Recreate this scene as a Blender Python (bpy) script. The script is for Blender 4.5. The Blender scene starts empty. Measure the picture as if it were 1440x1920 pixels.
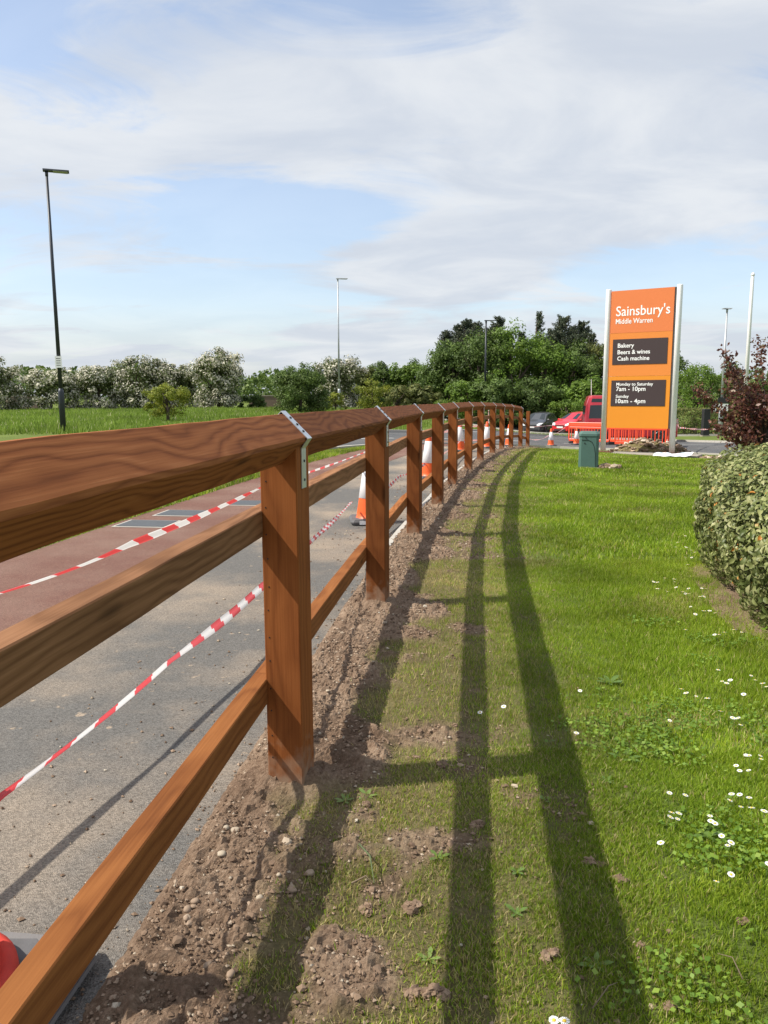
import bpy, math, random
import numpy as np
from mathutils import Vector, Matrix
R = math.radians
sc = bpy.context.scene
col = sc.collection
# ------------------------------------------------------------------ camera
cam = bpy.data.cameras.new("camera")
cam.sensor_fit = 'VERTICAL'; cam.sensor_height = 36.0; cam.sensor_width = 27.0
cam.lens = 36.0 * 1450.0 / 1920.0
cam.clip_start = 0.05; cam.clip_end = 5000
camo = bpy.data.objects.new("camera", cam); col.objects.link(camo)
camo.matrix_world = Matrix.Translation((0, 0, 1.3)) @ Matrix.Rotation(R(90 - 8.55), 4, 'X') @ Matrix.Rotation(R(-0.25), 4, 'Z')
sc.camera = camo
# ------------------------------------------------------------------ light
SUN_D = Vector((0.80, 0.12, -1.0)).normalized()
sun = bpy.data.lights.new("sun", 'SUN'); sun.energy = 4.9; sun.angle = R(0.55); sun.color = (1.0, 0.93, 0.82)
suno = bpy.data.objects.new("sun", sun); col.objects.link(suno)
suno.rotation_euler = SUN_D.to_track_quat('-Z', 'Y').to_euler()
EL = math.asin(-SUN_D.z); AZ = math.atan2(-SUN_D.x, -SUN_D.y)
world = bpy.data.worlds.new("World"); sc.world = world; world.use_nodes = True
BLOBS = [(-.22, 2.6, .70, .32, 0, -.15), (-.75, 1.5, .32, .32, 0, -.13), (1.1, 3.2, .9, .8, 0, -.13), (-.1, 1.9, .5, .36, 0, .10), (.43, 2.0, .5, .36, 0, .08), (-.7, 2.15, .38, .36, 0, .06)]
def build_sky():
    nt = world.node_tree; nt.nodes.clear(); L = nt.links
    def N(t, **k):
        n = nt.nodes.new(t)
        for a, b in k.items(): setattr(n, a, b)
        return n
    out = N('ShaderNodeOutputWorld'); bg = N('ShaderNodeBackground'); bg.inputs[1].default_value = 0.10
    sky = N('ShaderNodeTexSky', sky_type='NISHITA', sun_disc=False, sun_elevation=EL, sun_rotation=AZ, air_density=1.0, dust_density=1.5, ozone_density=1.5)
    tc = N('ShaderNodeTexCoord'); sep = N('ShaderNodeSeparateXYZ'); L.new(tc.outputs['Generated'], sep.inputs[0])
    def M(op, a, b=None, c=None):
        m = N('ShaderNodeMath', operation=op)
        for i, v in enumerate((a, b, c)):
            if v is None: continue
            if isinstance(v, (int, float)): m.inputs[i].default_value = v
            else: L.new(v, m.inputs[i])
        return m.outputs[0]
    z = M('MAXIMUM', sep.outputs[2], 0.0)
    zz = M('ADD', z, 0.16)
    cb = N('ShaderNodeCombineXYZ'); L.new(M('DIVIDE', sep.outputs[0], zz), cb.inputs[0]); L.new(M('DIVIDE', sep.outputs[1], zz), cb.inputs[1])
    def noise(scale, det, loc, rough=0.55, dist=0.0, sc3=(1, 1, 1), rot=0.0):
        mp = N('ShaderNodeMapping'); mp.inputs['Location'].default_value = loc; mp.inputs['Scale'].default_value = sc3; mp.inputs['Rotation'].default_value = (0, 0, rot)
        L.new(cb.outputs[0], mp.inputs[0]); n = N('ShaderNodeTexNoise'); n.inputs['Scale'].default_value = scale
        n.inputs['Detail'].default_value = det; n.inputs['Roughness'].default_value = rough; n.inputs['Distortion'].default_value = dist
        L.new(mp.outputs[0], n.inputs['Vector']); return n.outputs['Fac']
    def ramp(f, a, b, interp='SMOOTHSTEP'):
        m = N('ShaderNodeMapRange', interpolation_type=interp); m.inputs[1].default_value = a; m.inputs[2].default_value = b
        L.new(f, m.inputs[0]); return m.outputs[0]
    big = noise(0.55, 2, (2.3, 7.7, 0), 0.5, 0.2, (1, 1.0, 1), 0.5)
    med = noise(1.5, 9, (4.1, 1.3, 0), 0.62, 0.9, (0.75, 1.3, 1), 0.25)
    dens = M('ADD', M('MULTIPLY', big, 0.55), M('MULTIPLY', med, 0.45))
    def blob(cx, cy, rx, ry, rot, amp):
        mp = N('ShaderNodeMapping', vector_type='TEXTURE'); mp.inputs['Location'].default_value = (cx, cy, 0); mp.inputs['Rotation'].default_value = (0, 0, rot); mp.inputs['Scale'].default_value = (rx, ry, 1)
        L.new(cb.outputs[0], mp.inputs[0]); l = N('ShaderNodeVectorMath', operation='LENGTH'); L.new(mp.outputs[0], l.inputs[0])
        return M('MULTIPLY', ramp(l.outputs['Value'], 1.0, 0.0), amp)
    for bl in BLOBS: dens = M('ADD', dens, blob(*bl))
    mask = ramp(dens, 0.39, 0.52)
    hor = ramp(z, 0.03, 0.16)                      # thin haze veil low down
    veil = M('MAXIMUM', M('MULTIPLY', mask, 0.93), M('MULTIPLY', M('SUBTRACT', 1.0, hor), 0.72))
    veil = M('MAXIMUM', veil, 0.24)
    cum = noise(1.7, 8, (0.4, 5.2, 0.0), 0.58, 0.5, (0.85, 1.15, 1), 0.3)
    cl = N('ShaderNodeMix', data_type='RGBA'); L.new(ramp(cum, 0.35, 0.68), cl.inputs[0])
    cl.inputs[6].default_value = (5.1, 5.5, 6.15, 1); cl.inputs[7].default_value = (6.5, 6.7, 6.95, 1)
    mx = N('ShaderNodeMix', data_type='RGBA'); L.new(veil, mx.inputs[0])
    hs = N('ShaderNodeHueSaturation'); hs.inputs['Saturation'].default_value = 0.92; hs.inputs['Value'].default_value = 1.65; L.new(sky.outputs[0], hs.inputs['Color'])
    L.new(hs.outputs[0], mx.inputs[6]); L.new(cl.outputs[2], mx.inputs[7])
    L.new(mx.outputs[2], bg.inputs[0]); L.new(bg.outputs[0], out.inputs[0])
build_sky()
vs = sc.view_settings; vs.view_transform = 'Standard'; vs.look = 'None'; vs.exposure = 0.35; vs.gamma = 1.0; vs.use_curve_mapping = False
sc.cycles.max_bounces = 6; sc.cycles.transparent_max_bounces = 6
rng = np.random.default_rng(11); random.seed(5)
# ------------------------------------------------------------------ noise + terrain
def _h(ix, iy, s):
    v = np.sin(ix * 127.1 + iy * 311.7 + s * 74.7) * 43758.5453
    return v - np.floor(v)
def vnoise(x, y, s=0):
    x = np.asarray(x, float); y = np.asarray(y, float)
    ix = np.floor(x); iy = np.floor(y); fx = x - ix; fy = y - iy
    fx = fx * fx * (3 - 2 * fx); fy = fy * fy * (3 - 2 * fy)
    a = _h(ix, iy, s); b = _h(ix + 1, iy, s); c = _h(ix, iy + 1, s); d = _h(ix + 1, iy + 1, s)
    return a + (b - a) * fx + (c - a) * fy + (a - b - c + d) * fx * fy
def fbm(x, y, s=0, o=4):
    t = 0; a = 0.5
    for i in range(o): t = t + a * vnoise(x * 2 ** i + i * 5.3, y * 2 ** i - i * 3.1, s + i); a *= 0.5
    return t
CP = np.array([(-8, 0, 0), (8, 0, -.02), (0, 0, 0), (-3, 6, 0), (3, 6, 0), (0, 10, 0), (6, 8, -.05), (2, 3, 0), (-5, 15, .02), (0, 14, 0), (2, 16, -.06), (2.6, 18.7, -.1),
    (3.2, 21, -.17), (3.84, 23.5, -.31), (4.55, 26, -.43), (5.2, 28, -.56), (4.24, 16, -.2), (6.75, 23.5, -.45), (8.47, 22.4, -.52), (9.5, 22, -.6), (7.1, 33, -.87),
    (8.5, 36, -.93), (11.6, 31, -.76), (12.5, 40, -1.1), (10, 48, -1.2), (11.6, 58, -1.5), (13.5, 55, -1.45), (7.5, 62, -.75), (21, 49, -1.3), (-12, 29, 0.02), (-30, 65, .23), (-10, 65, .23),
    (-25, 40, .1), (-3.4, 61, .25), (0, 32, -.18), (5.5, 40, -.6), (-3, 26, .0), (9.2, 20, -.4), (15, 20, -.5), (12, 10, -.15), (15, 36, -.95), (6, 70, -.5), (-30, 20, .05),
    (-50, 80, .3), (40, 40, -1.2), (40, 90, -1.6), (10, 90, -.8), (-10, 90, .2), (30, 5, -.2), (-40, -10, 0), (20, -10, 0)], float)
def _U(r2): return np.where(r2 > 1e-9, r2 * np.log(np.maximum(r2, 1e-9)), 0) * 0.5
def _tps():
    n = len(CP); d2 = ((CP[:, None, :2] - CP[None, :, :2]) ** 2).sum(-1)
    A = np.zeros((n + 3, n + 3)); A[:n, :n] = _U(d2) + np.eye(n) * 1.5; A[:n, n] = 1; A[:n, n + 1:] = CP[:, :2]; A[n, :n] = 1; A[n + 1:, :n] = CP[:, :2].T
    return np.linalg.solve(A, np.r_[CP[:, 2], 0, 0, 0])
_W = _tps()
def g(x, y):
    x = np.asarray(x, float); y = np.asarray(y, float); shp = np.broadcast(x, y).shape
    X = np.clip(np.broadcast_to(x, shp).ravel(), -55, 45); Y = np.clip(np.broadcast_to(y, shp).ravel(), -10, 95)
    r = np.full(X.shape, _W[-3]) + _W[-2] * X + _W[-1] * Y
    for i in range(len(CP)): r += _W[i] * _U((X - CP[i, 0]) ** 2 + (Y - CP[i, 1]) ** 2)
    return r.reshape(shp)
def gz(x, y): return float(g(np.array([x]), np.array([y]))[0])
# fence line in plan
FP = [(-0.88, -2.3), (-0.60, 0.10), (-0.315, 2.45), (-.04, 4.68), (.28, 7.05), (.63, 9.0), (1.0, 11.2), (1.5, 13.7), (2.0, 16), (2.6, 18.5), (3.2, 21), (3.84, 23.4), (4.55, 25.8), (5.2, 28)]
_fy = np.array([p[1] for p in FP]); _fx = np.array([p[0] for p in FP])
_yy = np.linspace(-8, 32, 400)
_xx = np.interp(_yy, _fy, _fx); _xx = np.where(_yy < -2.3, -.88 + (_yy + 2.3) * .12, _xx); _xx = np.where(_yy > 28, 5.2 + (_yy - 28) * .3, _xx)
_k = np.exp(-np.linspace(-2, 2, 25) ** 2); _k /= _k.sum(); _xs = np.convolve(np.pad(_xx, 12, mode='reflect', reflect_type='odd'), _k, 'valid')
def fx(y): return np.interp(y, _yy, _xs)
def udist(x, y):
    s = (fx(np.asarray(y) + .3) - fx(np.asarray(y) - .3)) / .6
    return (x - fx(y)) / np.sqrt(1 + s * s)
# ------------------------------------------------------------------ mesh helpers
def link(o, parent=None):
    col.objects.link(o)
    if parent: o.parent = parent
    return o
def tag(o, label=None, cat=None, group=None, kind=None):
    if label: o['label'] = label
    if cat: o['category'] = cat
    if group: o['group'] = group
    if kind: o['kind'] = kind
    return o
def thing(name, label, cat, loc=(0, 0, 0), rz=0, group=None):
    o = bpy.data.objects.new(name, None); o.empty_display_size = .2; col.objects.link(o)
    o.location = loc; o.rotation_euler = (0, 0, rz); o['label'] = label; o['category'] = cat
    if group: o['group'] = group
    return o
def fastmesh(name, V, faces_flat, counts, mats, attr=None, smooth=False, midx=None, uv=None):
    me = bpy.data.meshes.new(name); V = np.ascontiguousarray(V, np.float32).reshape(-1, 3)
    me.vertices.add(len(V)); me.vertices.foreach_set('co', V.ravel())
    F = np.ascontiguousarray(faces_flat, np.int32).ravel(); C = np.asarray(counts, np.int32).ravel()
    me.loops.add(len(F)); me.loops.foreach_set('vertex_index', F)
    me.polygons.add(len(C)); st = np.zeros(len(C), np.int32); st[1:] = np.cumsum(C)[:-1]
    me.polygons.foreach_set('loop_start', st)
    me.polygons.foreach_set('use_smooth', np.full(len(C), bool(smooth)))
    if midx is not None: me.polygons.foreach_set('material_index', np.asarray(midx, np.int32))
    if attr is not None:
        a = me.attributes.new('rnd', 'FLOAT', 'POINT'); a.data.foreach_set('value', np.asarray(attr, np.float32))
    if uv is not None:
        u = me.uv_layers.new(name='UVMap'); u.data.foreach_set('uv', np.asarray(uv, np.float32)[F].ravel())
    for m in (mats if isinstance(mats, (list, tuple)) else [mats]): me.materials.append(m)
    me.update(calc_edges=True); return me
def pmesh(name, verts, faces, mats, smooth=False, midx=None, uv=None):
    flat = [i for f in faces for i in f]
    return fastmesh(name, np.array(verts, float), flat, [len(f) for f in faces], mats, smooth=smooth, midx=midx, uv=uv)
def obj(name, me, parent=None, loc=(0, 0, 0), rz=None, M=None):
    o = bpy.data.objects.new(name, me); link(o, parent)
    if M is not None: o.matrix_local = M
    else:
        o.location = loc
        if rz is not None: o.rotation_euler = (0, 0, rz)
    return o
def box_vf(x0, x1, y0, y1, z0, z1, b=0.0):
    if b <= 0:
        v = [(x, y, z) for z in (z0, z1) for x, y in ((x0, y0), (x1, y0), (x1, y1), (x0, y1))]
        return v, [(3, 2, 1, 0), (4, 5, 6, 7), (0, 1, 5, 4), (1, 2, 6, 5), (2, 3, 7, 6), (3, 0, 4, 7)]
    def ring(z, i):
        a, c, d, e = x0 + i, x1 - i, y0 + i, y1 - i
        return [(a + b, d, z), (c - b, d, z), (c, d + b, z), (c, e - b, z), (c - b, e, z), (a + b, e, z), (a, e - b, z), (a, d + b, z)]
    rs = [ring(z0, b * .6), ring(z0 + b, 0), ring(z1 - b, 0), ring(z1, b * .6)]
    v = [p for r in rs for p in r]; f = []
    for k in range(3):
        for i in range(8): j = (i + 1) % 8; f.append((k * 8 + i, k * 8 + j, k * 8 + 8 + j, k * 8 + 8 + i))
    f.append(tuple(range(7, -1, -1))); f.append(tuple(range(24, 32))); return v, f
def boxm(name, dims, mat, b=0.0, smooth=False):
    v, f = box_vf(*dims, b=b); return pmesh(name, v, f, mat, smooth)
def join_vf(parts):
    V = []; F = []
    for v, f in parts:
        n = len(V); V += list(v); F += [tuple(i + n for i in q) for q in f]
    return V, F
def lathe_vf(prof, n=16, c=(0, 0), caps=True):
    V = []; F = []
    for r, z in prof:
        for i in range(n): a = 2 * math.pi * i / n; V.append((c[0] + r * math.cos(a), c[1] + r * math.sin(a), z))
    for k in range(len(prof) - 1):
        for i in range(n): j = (i + 1) % n; F.append((k * n + i, k * n + j, k * n + n + j, k * n + n + i))
    if caps: F.append(tuple(range(n - 1, -1, -1))); F.append(tuple((len(prof) - 1) * n + i for i in range(n)))
    return V, F
def tube_vf(pts, rad, n=8):
    V = []; F = []; pts = [Vector(p) for p in pts]
    for k, p in enumerate(pts):
        d = (pts[min(k + 1, len(pts) - 1)] - pts[max(k - 1, 0)]).normalized()
        a = d.cross(Vector((0, 0, 1)) if abs(d.z) < .9 else Vector((1, 0, 0))).normalized(); b = d.cross(a)
        r = rad[k] if isinstance(rad, (list, tuple)) else rad
        for i in range(n): t = 2 * math.pi * i / n; V.append(tuple(p + a * (r * math.cos(t)) + b * (r * math.sin(t))))
    for k in range(len(pts) - 1):
        for i in range(n): j = (i + 1) % n; F.append((k * n + i, k * n + n + i, k * n + n + j, k * n + j))
    F.append(tuple(range(n))); F.append(tuple((len(pts) - 1) * n + i for i in range(n - 1, -1, -1)))
    return V, F
# ------------------------------------------------------------------ materials
def newmat(name):
    m = bpy.data.materials.new(name); m.use_nodes = True; nt = m.node_tree; b = nt.nodes['Principled BSDF']
    return m, nt, b
def simple(name, c, rough=.6, metal=0., spec=.5, noise=0., nscale=8., bump=0.):
    m, nt, b = newmat(name); b.inputs['Base Color'].default_value = (*c, 1); b.inputs['Roughness'].default_value = rough; b.inputs['Metallic'].default_value = metal
    b.inputs['Specular IOR Level'].default_value = spec
    if noise > 0 or bump > 0:
        tc = nt.nodes.new('ShaderNodeTexCoord'); n = nt.nodes.new('ShaderNodeTexNoise'); n.inputs['Scale'].default_value = nscale; n.inputs['Detail'].default_value = 6
        n.inputs['Roughness'].default_value = .65
        nt.links.new(tc.outputs['Object'], n.inputs['Vector'])
        if noise > 0:
            cr = nt.nodes.new('ShaderNodeMix'); cr.data_type = 'RGBA'
            cr.inputs[6].default_value = (*[v * (1 - noise) for v in c], 1); cr.inputs[7].default_value = (*[min(1, v * (1 + noise)) for v in c], 1)
            nt.links.new(n.outputs['Fac'], cr.inputs[0]); nt.links.new(cr.outputs[2], b.inputs['Base Color'])
        if bump > 0:
            bp = nt.nodes.new('ShaderNodeBump'); bp.inputs['Strength'].default_value = bump; bp.inputs['Distance'].default_value = .01
            nt.links.new(n.outputs['Fac'], bp.inputs['Height']); nt.links.new(bp.outputs[0], b.inputs['Normal'])
    return m
def rampnode(nt, stops):
    cr = nt.nodes.new('ShaderNodeValToRGB'); e = cr.color_ramp.elements
    while len(e) > 1: e.remove(e[-1])
    e[0].position = stops[0][0]; e[0].color = (*stops[0][1], 1)
    for p, c in stops[1:]: k = e.new(p); k.color = (*c, 1)
    return cr
def leafmat(name, stops, trans=.3, rough=.55, tcol=None, varscale=.5, var=.35):
    m, nt, b = newmat(name); L = nt.links
    at = nt.nodes.new('ShaderNodeAttribute'); at.attribute_name = 'rnd'
    cr = rampnode(nt, stops); L.new(at.outputs['Fac'], cr.inputs[0])
    geo = nt.nodes.new('ShaderNodeNewGeometry'); n = nt.nodes.new('ShaderNodeTexNoise'); n.inputs['Scale'].default_value = varscale; n.inputs['Detail'].default_value = 3
    L.new(geo.outputs['Position'], n.inputs['Vector'])
    hs = nt.nodes.new('ShaderNodeHueSaturation'); mr = nt.nodes.new('ShaderNodeMapRange'); mr.inputs[1].default_value = .3; mr.inputs[2].default_value = .7
    mr.inputs[3].default_value = 1 - var; mr.inputs[4].default_value = 1 + var; L.new(n.outputs['Fac'], mr.inputs[0]); L.new(mr.outputs[0], hs.inputs['Value']); L.new(cr.outputs[0], hs.inputs['Color'])
    L.new(hs.outputs[0], b.inputs['Base Color']); b.inputs['Roughness'].default_value = rough; b.inputs['Specular IOR Level'].default_value = .3
    tr = nt.nodes.new('ShaderNodeBsdfTranslucent'); L.new(hs.outputs[0], tr.inputs[0])
    mx = nt.nodes.new('ShaderNodeMixShader'); mx.inputs[0].default_value = trans; out = nt.nodes['Material Output']
    L.new(b.outputs[0], mx.inputs[1]); L.new(tr.outputs[0], mx.inputs[2]); L.new(mx.outputs[0], out.inputs[0])
    return m
def wood(name, stops, ringscale=9., amp=.42, dusty=False):
    m, nt, b = newmat(name); L = nt.links
    tc = nt.nodes.new('ShaderNodeTexCoord'); oi = nt.nodes.new('ShaderNodeObjectInfo')
    ml = nt.nodes.new('ShaderNodeMath'); ml.operation = 'MULTIPLY'; ml.inputs[1].default_value = 37.; L.new(oi.outputs['Random'], ml.inputs[0])
    cb = nt.nodes.new('ShaderNodeCombineXYZ'); L.new(ml.outputs[0], cb.inputs[0])
    ad = nt.nodes.new('ShaderNodeVectorMath'); L.new(tc.outputs['Object'], ad.inputs[0]); L.new(cb.outputs[0], ad.inputs[1])
    mp = nt.nodes.new('ShaderNodeMapping'); mp.inputs['Scale'].default_value = (.40, 1, 1); mp.inputs['Location'].default_value = (0, .035, .05); L.new(ad.outputs[0], mp.inputs[0])
    n1 = nt.nodes.new('ShaderNodeTexNoise'); n1.inputs['Scale'].default_value = 3.0; n1.inputs['Detail'].default_value = 3; L.new(mp.outputs[0], n1.inputs['Vector'])
    mp2 = nt.nodes.new('ShaderNodeMapping'); mp2.inputs['Scale'].default_value = (0, 1, 1); L.new(mp.outputs[0], mp2.inputs[0])
    mix = nt.nodes.new('ShaderNodeVectorMath'); mix.operation = 'SCALE'; mix.inputs['Scale'].default_value = .20
    sb = nt.nodes.new('ShaderNodeVectorMath'); sb.operation = 'SUBTRACT'; sb.inputs[1].default_value = (.5, .5, .5); L.new(n1.outputs['Color'], sb.inputs[0]); L.new(sb.outputs[0], mix.inputs[0])
    ad2 = nt.nodes.new('ShaderNodeVectorMath'); L.new(mp2.outputs[0], ad2.inputs[0]); L.new(mix.outputs[0], ad2.inputs[1])
    wv = nt.nodes.new('ShaderNodeTexWave'); wv.wave_type = 'RINGS'; wv.rings_direction = 'X'; wv.wave_profile = 'SIN'; wv.inputs['Scale'].default_value = ringscale; wv.inputs['Distortion'].default_value = 1.2
    wv.inputs['Detail'].default_value = 2; wv.inputs['Detail Scale'].default_value = 2; L.new(ad2.outputs[0], wv.inputs['Vector'])
    pw = nt.nodes.new('ShaderNodeMath'); pw.operation = 'POWER'; pw.inputs[1].default_value = .55; L.new(wv.outputs['Fac'], pw.inputs[0])
    mp3 = nt.nodes.new('ShaderNodeMapping'); mp3.inputs['Scale'].default_value = (5, 220, 220); L.new(ad.outputs[0], mp3.inputs[0])
    n2 = nt.nodes.new('ShaderNodeTexNoise'); n2.inputs['Scale'].default_value = 1.; n2.inputs['Detail'].default_value = 4; L.new(mp3.outputs[0], n2.inputs['Vector'])
    n3 = nt.nodes.new('ShaderNodeTexNoise'); n3.inputs['Scale'].default_value = 3; n3.inputs['Detail'].default_value = 5; L.new(ad.outputs[0], n3.inputs['Vector'])
    a = nt.nodes.new('ShaderNodeMath'); a.operation = 'MULTIPLY_ADD'; a.inputs[1].default_value = amp; L.new(pw.outputs[0], a.inputs[0])
    c = nt.nodes.new('ShaderNodeMath'); c.operation = 'MULTIPLY'; c.inputs[1].default_value = .46; L.new(n2.outputs['Fac'], c.inputs[0]); L.new(c.outputs[0], a.inputs[2])
    d = nt.nodes.new('ShaderNodeMath'); d.operation = 'MULTIPLY_ADD'; d.inputs[1].default_value = .22 + .42 - amp; L.new(n3.outputs['Fac'], d.inputs[0]); L.new(a.outputs[0], d.inputs[2])
    cr = rampnode(nt, stops); L.new(d.outputs[0], cr.inputs[0])
    # knots
    mpk = nt.nodes.new('ShaderNodeMapping'); mpk.inputs['Scale'].default_value = (2.2, 9, 9); L.new(ad.outputs[0], mpk.inputs[0])
    vo = nt.nodes.new('ShaderNodeTexVoronoi'); vo.inputs['Scale'].default_value = 1.; L.new(mpk.outputs[0], vo.inputs['Vector'])
    kr = nt.nodes.new('ShaderNodeMapRange'); kr.inputs[1].default_value = .05; kr.inputs[2].default_value = .16; kr.inputs[3].default_value = .45; kr.inputs[4].default_value = 1.; L.new(vo.outputs['Distance'], kr.inputs[0])
    mm = nt.nodes.new('ShaderNodeMix'); mm.data_type = 'RGBA'; mm.blend_type = 'MULTIPLY'; mm.inputs[0].default_value = 1; L.new(cr.outputs[0], mm.inputs[6]); L.new(kr.outputs[0], mm.inputs[7])
    hs = nt.nodes.new('ShaderNodeHueSaturation'); vr = nt.nodes.new('ShaderNodeMapRange'); vr.inputs[3].default_value = .82; vr.inputs[4].default_value = 1.15; L.new(oi.outputs['Random'], vr.inputs[0]); L.new(vr.outputs[0], hs.inputs['Value'])
    L.new(mm.outputs[2], hs.inputs['Color']); L.new(hs.outputs[0], b.inputs['Base Color'])
    if dusty:
        sx = nt.nodes.new('ShaderNodeSeparateXYZ'); L.new(tc.outputs['Object'], sx.inputs[0]); nd = nt.nodes.new('ShaderNodeTexNoise'); nd.inputs['Scale'].default_value = 22; nd.inputs['Detail'].default_value = 5; L.new(ad.outputs[0], nd.inputs['Vector'])
        q = nt.nodes.new('ShaderNodeMath'); q.operation = 'MULTIPLY_ADD'; q.inputs[1].default_value = -.32; L.new(nd.outputs['Fac'], q.inputs[0]); L.new(sx.outputs[0], q.inputs[2])
        qr = nt.nodes.new('ShaderNodeMapRange'); qr.inputs[1].default_value = .34; qr.inputs[2].default_value = .20; qr.inputs[4].default_value = .85; L.new(q.outputs[0], qr.inputs[0])
        dm = nt.nodes.new('ShaderNodeMix'); dm.data_type = 'RGBA'; L.new(qr.outputs[0], dm.inputs[0]); L.new(hs.outputs[0], dm.inputs[6]); dm.inputs[7].default_value = (.30, .21, .145, 1); L.new(dm.outputs[2], b.inputs['Base Color'])
    b.inputs['Roughness'].default_value = .8; b.inputs['Specular IOR Level'].default_value = .12
    bp = nt.nodes.new('ShaderNodeBump'); bp.inputs['Strength'].default_value = .35; bp.inputs['Distance'].default_value = .002; L.new(d.outputs[0], bp.inputs['Height']); L.new(bp.outputs[0], b.inputs['Normal'])
    return m
M_rail = wood('stained_rail_wood', [(.2, (.075, .022, .008)), (.5, (.19, .062, .021)), (.72, (.26, .092, .032)), (.92, (.36, .15, .060))], 17., .30)
M_post = wood('stained_post_wood', [(.2, (.115, .034, .010)), (.5, (.195, .062, .017)), (.75, (.26, .088, .025)), (.98, (.34, .135, .042))], 13., .18, True)
M_plank = wood('stained_plank_wood', [(.2, (.13, .042, .013)), (.5, (.23, .083, .025)), (.75, (.31, .12, .037)), (.98, (.40, .175, .07))], 11., .24)
M_weath = wood('weathered_plank_wood', [(.2, (.10, .045, .022)), (.5, (.20, .095, .045)), (.75, (.30, .15, .075)), (.98, (.42, .25, .14))], 11., .24)
M_galv = simple('galvanised_steel', (.62, .66, .70), .38, .75, noise=.15, nscale=30)
M_nail = simple('nail', (.03, .03, .03), .5, .6)
def groundmat(name, stops, s1=1.2, s2=25., bump=.5, bs=60., dist=.02):
    m, nt, b = newmat(name); L = nt.links; geo = nt.nodes.new('ShaderNodeNewGeometry')
    def nz(s, d=6, r=.6):
        n = nt.nodes.new('ShaderNodeTexNoise'); n.inputs['Scale'].default_value = s; n.inputs['Detail'].default_value = d; n.inputs['Roughness'].default_value = r; L.new(geo.outputs['Position'], n.inputs['Vector']); return n.outputs['Fac']
    a = nt.nodes.new('ShaderNodeMath'); a.operation = 'MULTIPLY_ADD'; a.inputs[1].default_value = .55; L.new(nz(s1), a.inputs[0])
    c = nt.nodes.new('ShaderNodeMath'); c.operation = 'MULTIPLY'; c.inputs[1].default_value = .45; L.new(nz(s2), c.inputs[0]); L.new(c.outputs[0], a.inputs[2])
    cr = rampnode(nt, stops); L.new(a.outputs[0], cr.inputs[0]); L.new(cr.outputs[0], b.inputs['Base Color'])
    b.inputs['Roughness'].default_value = .95; b.inputs['Specular IOR Level'].default_value = .15
    bp = nt.nodes.new('ShaderNodeBump'); bp.inputs['Strength'].default_value = bump; bp.inputs['Distance'].default_value = dist; L.new(nz(bs, 8, .7), bp.inputs['Height']); L.new(bp.outputs[0], b.inputs['Normal'])
    return m
M_turf = groundmat('turf_base', [(.3, (.075, .09, .022)), (.5, (.11, .15, .03)), (.62, (.15, .19, .045)), (.75, (.21, .19, .075))], .8, 30)
M_soil = groundmat('bare_soil', [(.30, (.10, .064, .042)), (.45, (.19, .128, .087)), (.56, (.28, .20, .14)), (.70, (.40, .31, .23))], 3., 90., 1.0, 150., .010)
def asphaltmat(name, base, dust, dustamt, grain=260., sc1=.9):
    m, nt, b = newmat(name); L = nt.links; geo = nt.nodes.new('ShaderNodeNewGeometry')
    n = nt.nodes.new('ShaderNodeTexNoise'); n.inputs['Scale'].default_value = sc1; n.inputs['Detail'].default_value = 5; n.inputs['Roughness'].default_value = .6; L.new(geo.outputs['Position'], n.inputs['Vector'])
    mr = nt.nodes.new('ShaderNodeMapRange'); mr.inputs[1].default_value = .5 - dustamt * .25; mr.inputs[2].default_value = .68; L.new(n.outputs['Fac'], mr.inputs[0])
    n4 = nt.nodes.new('ShaderNodeTexNoise'); n4.inputs['Scale'].default_value = 14; n4.inputs['Detail'].default_value = 4; L.new(geo.outputs['Position'], n4.inputs['Vector'])
    mr4 = nt.nodes.new('ShaderNodeMapRange'); mr4.inputs[1].default_value = .66; mr4.inputs[2].default_value = .72; mr4.inputs[4].default_value = .8; L.new(n4.outputs['Fac'], mr4.inputs[0])
    mxa = nt.nodes.new('ShaderNodeMath'); mxa.operation = 'MAXIMUM'; L.new(mr.outputs[0], mxa.inputs[0]); L.new(mr4.outputs[0], mxa.inputs[1])
    mx = nt.nodes.new('ShaderNodeMix'); mx.data_type = 'RGBA'; L.new(mxa.outputs[0], mx.inputs[0]); mx.inputs[6].default_value = (*base, 1); mx.inputs[7].default_value = (*dust, 1)
    v = nt.nodes.new('ShaderNodeTexVoronoi'); v.inputs['Scale'].default_value = grain; L.new(geo.outputs['Position'], v.inputs['Vector'])
    sp = nt.nodes.new('ShaderNodeSeparateColor'); L.new(v.outputs['Color'], sp.inputs[0])
    g2 = nt.nodes.new('ShaderNodeMapRange'); g2.inputs[3].default_value = .62; g2.inputs[4].default_value = 1.38; L.new(sp.outputs[0], g2.inputs[0])
    mu = nt.nodes.new('ShaderNodeMix'); mu.data_type = 'RGBA'; mu.blend_type = 'MULTIPLY'; mu.inputs[0].default_value = 1; L.new(mx.outputs[2], mu.inputs[6]); L.new(g2.outputs[0], mu.inputs[7])
    L.new(mu.outputs[2], b.inputs['Base Color']); b.inputs['Roughness'].default_value = .88; b.inputs['Specular IOR Level'].default_value = .3
    bp = nt.nodes.new('ShaderNodeBump'); bp.inputs['Strength'].default_value = .7; bp.inputs['Distance'].default_value = .004; L.new(v.outputs['Distance'], bp.inputs['Height']); L.new(bp.outputs[0], b.inputs['Normal'])
    return m
M_path = asphaltmat('path_asphalt', (.125, .120, .112), (.34, .27, .20), .25, 230., .55)
M_red = asphaltmat('red_asphalt', (.16, .080, .060), (.21, .13, .10), .3)
M_road = asphaltmat('road_asphalt', (.085, .088, .092), (.13, .125, .12), .2, 120.)
M_kerb = simple('concrete_kerb', (.42, .40, .36), .85, noise=.25, nscale=6, bump=.3)
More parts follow.
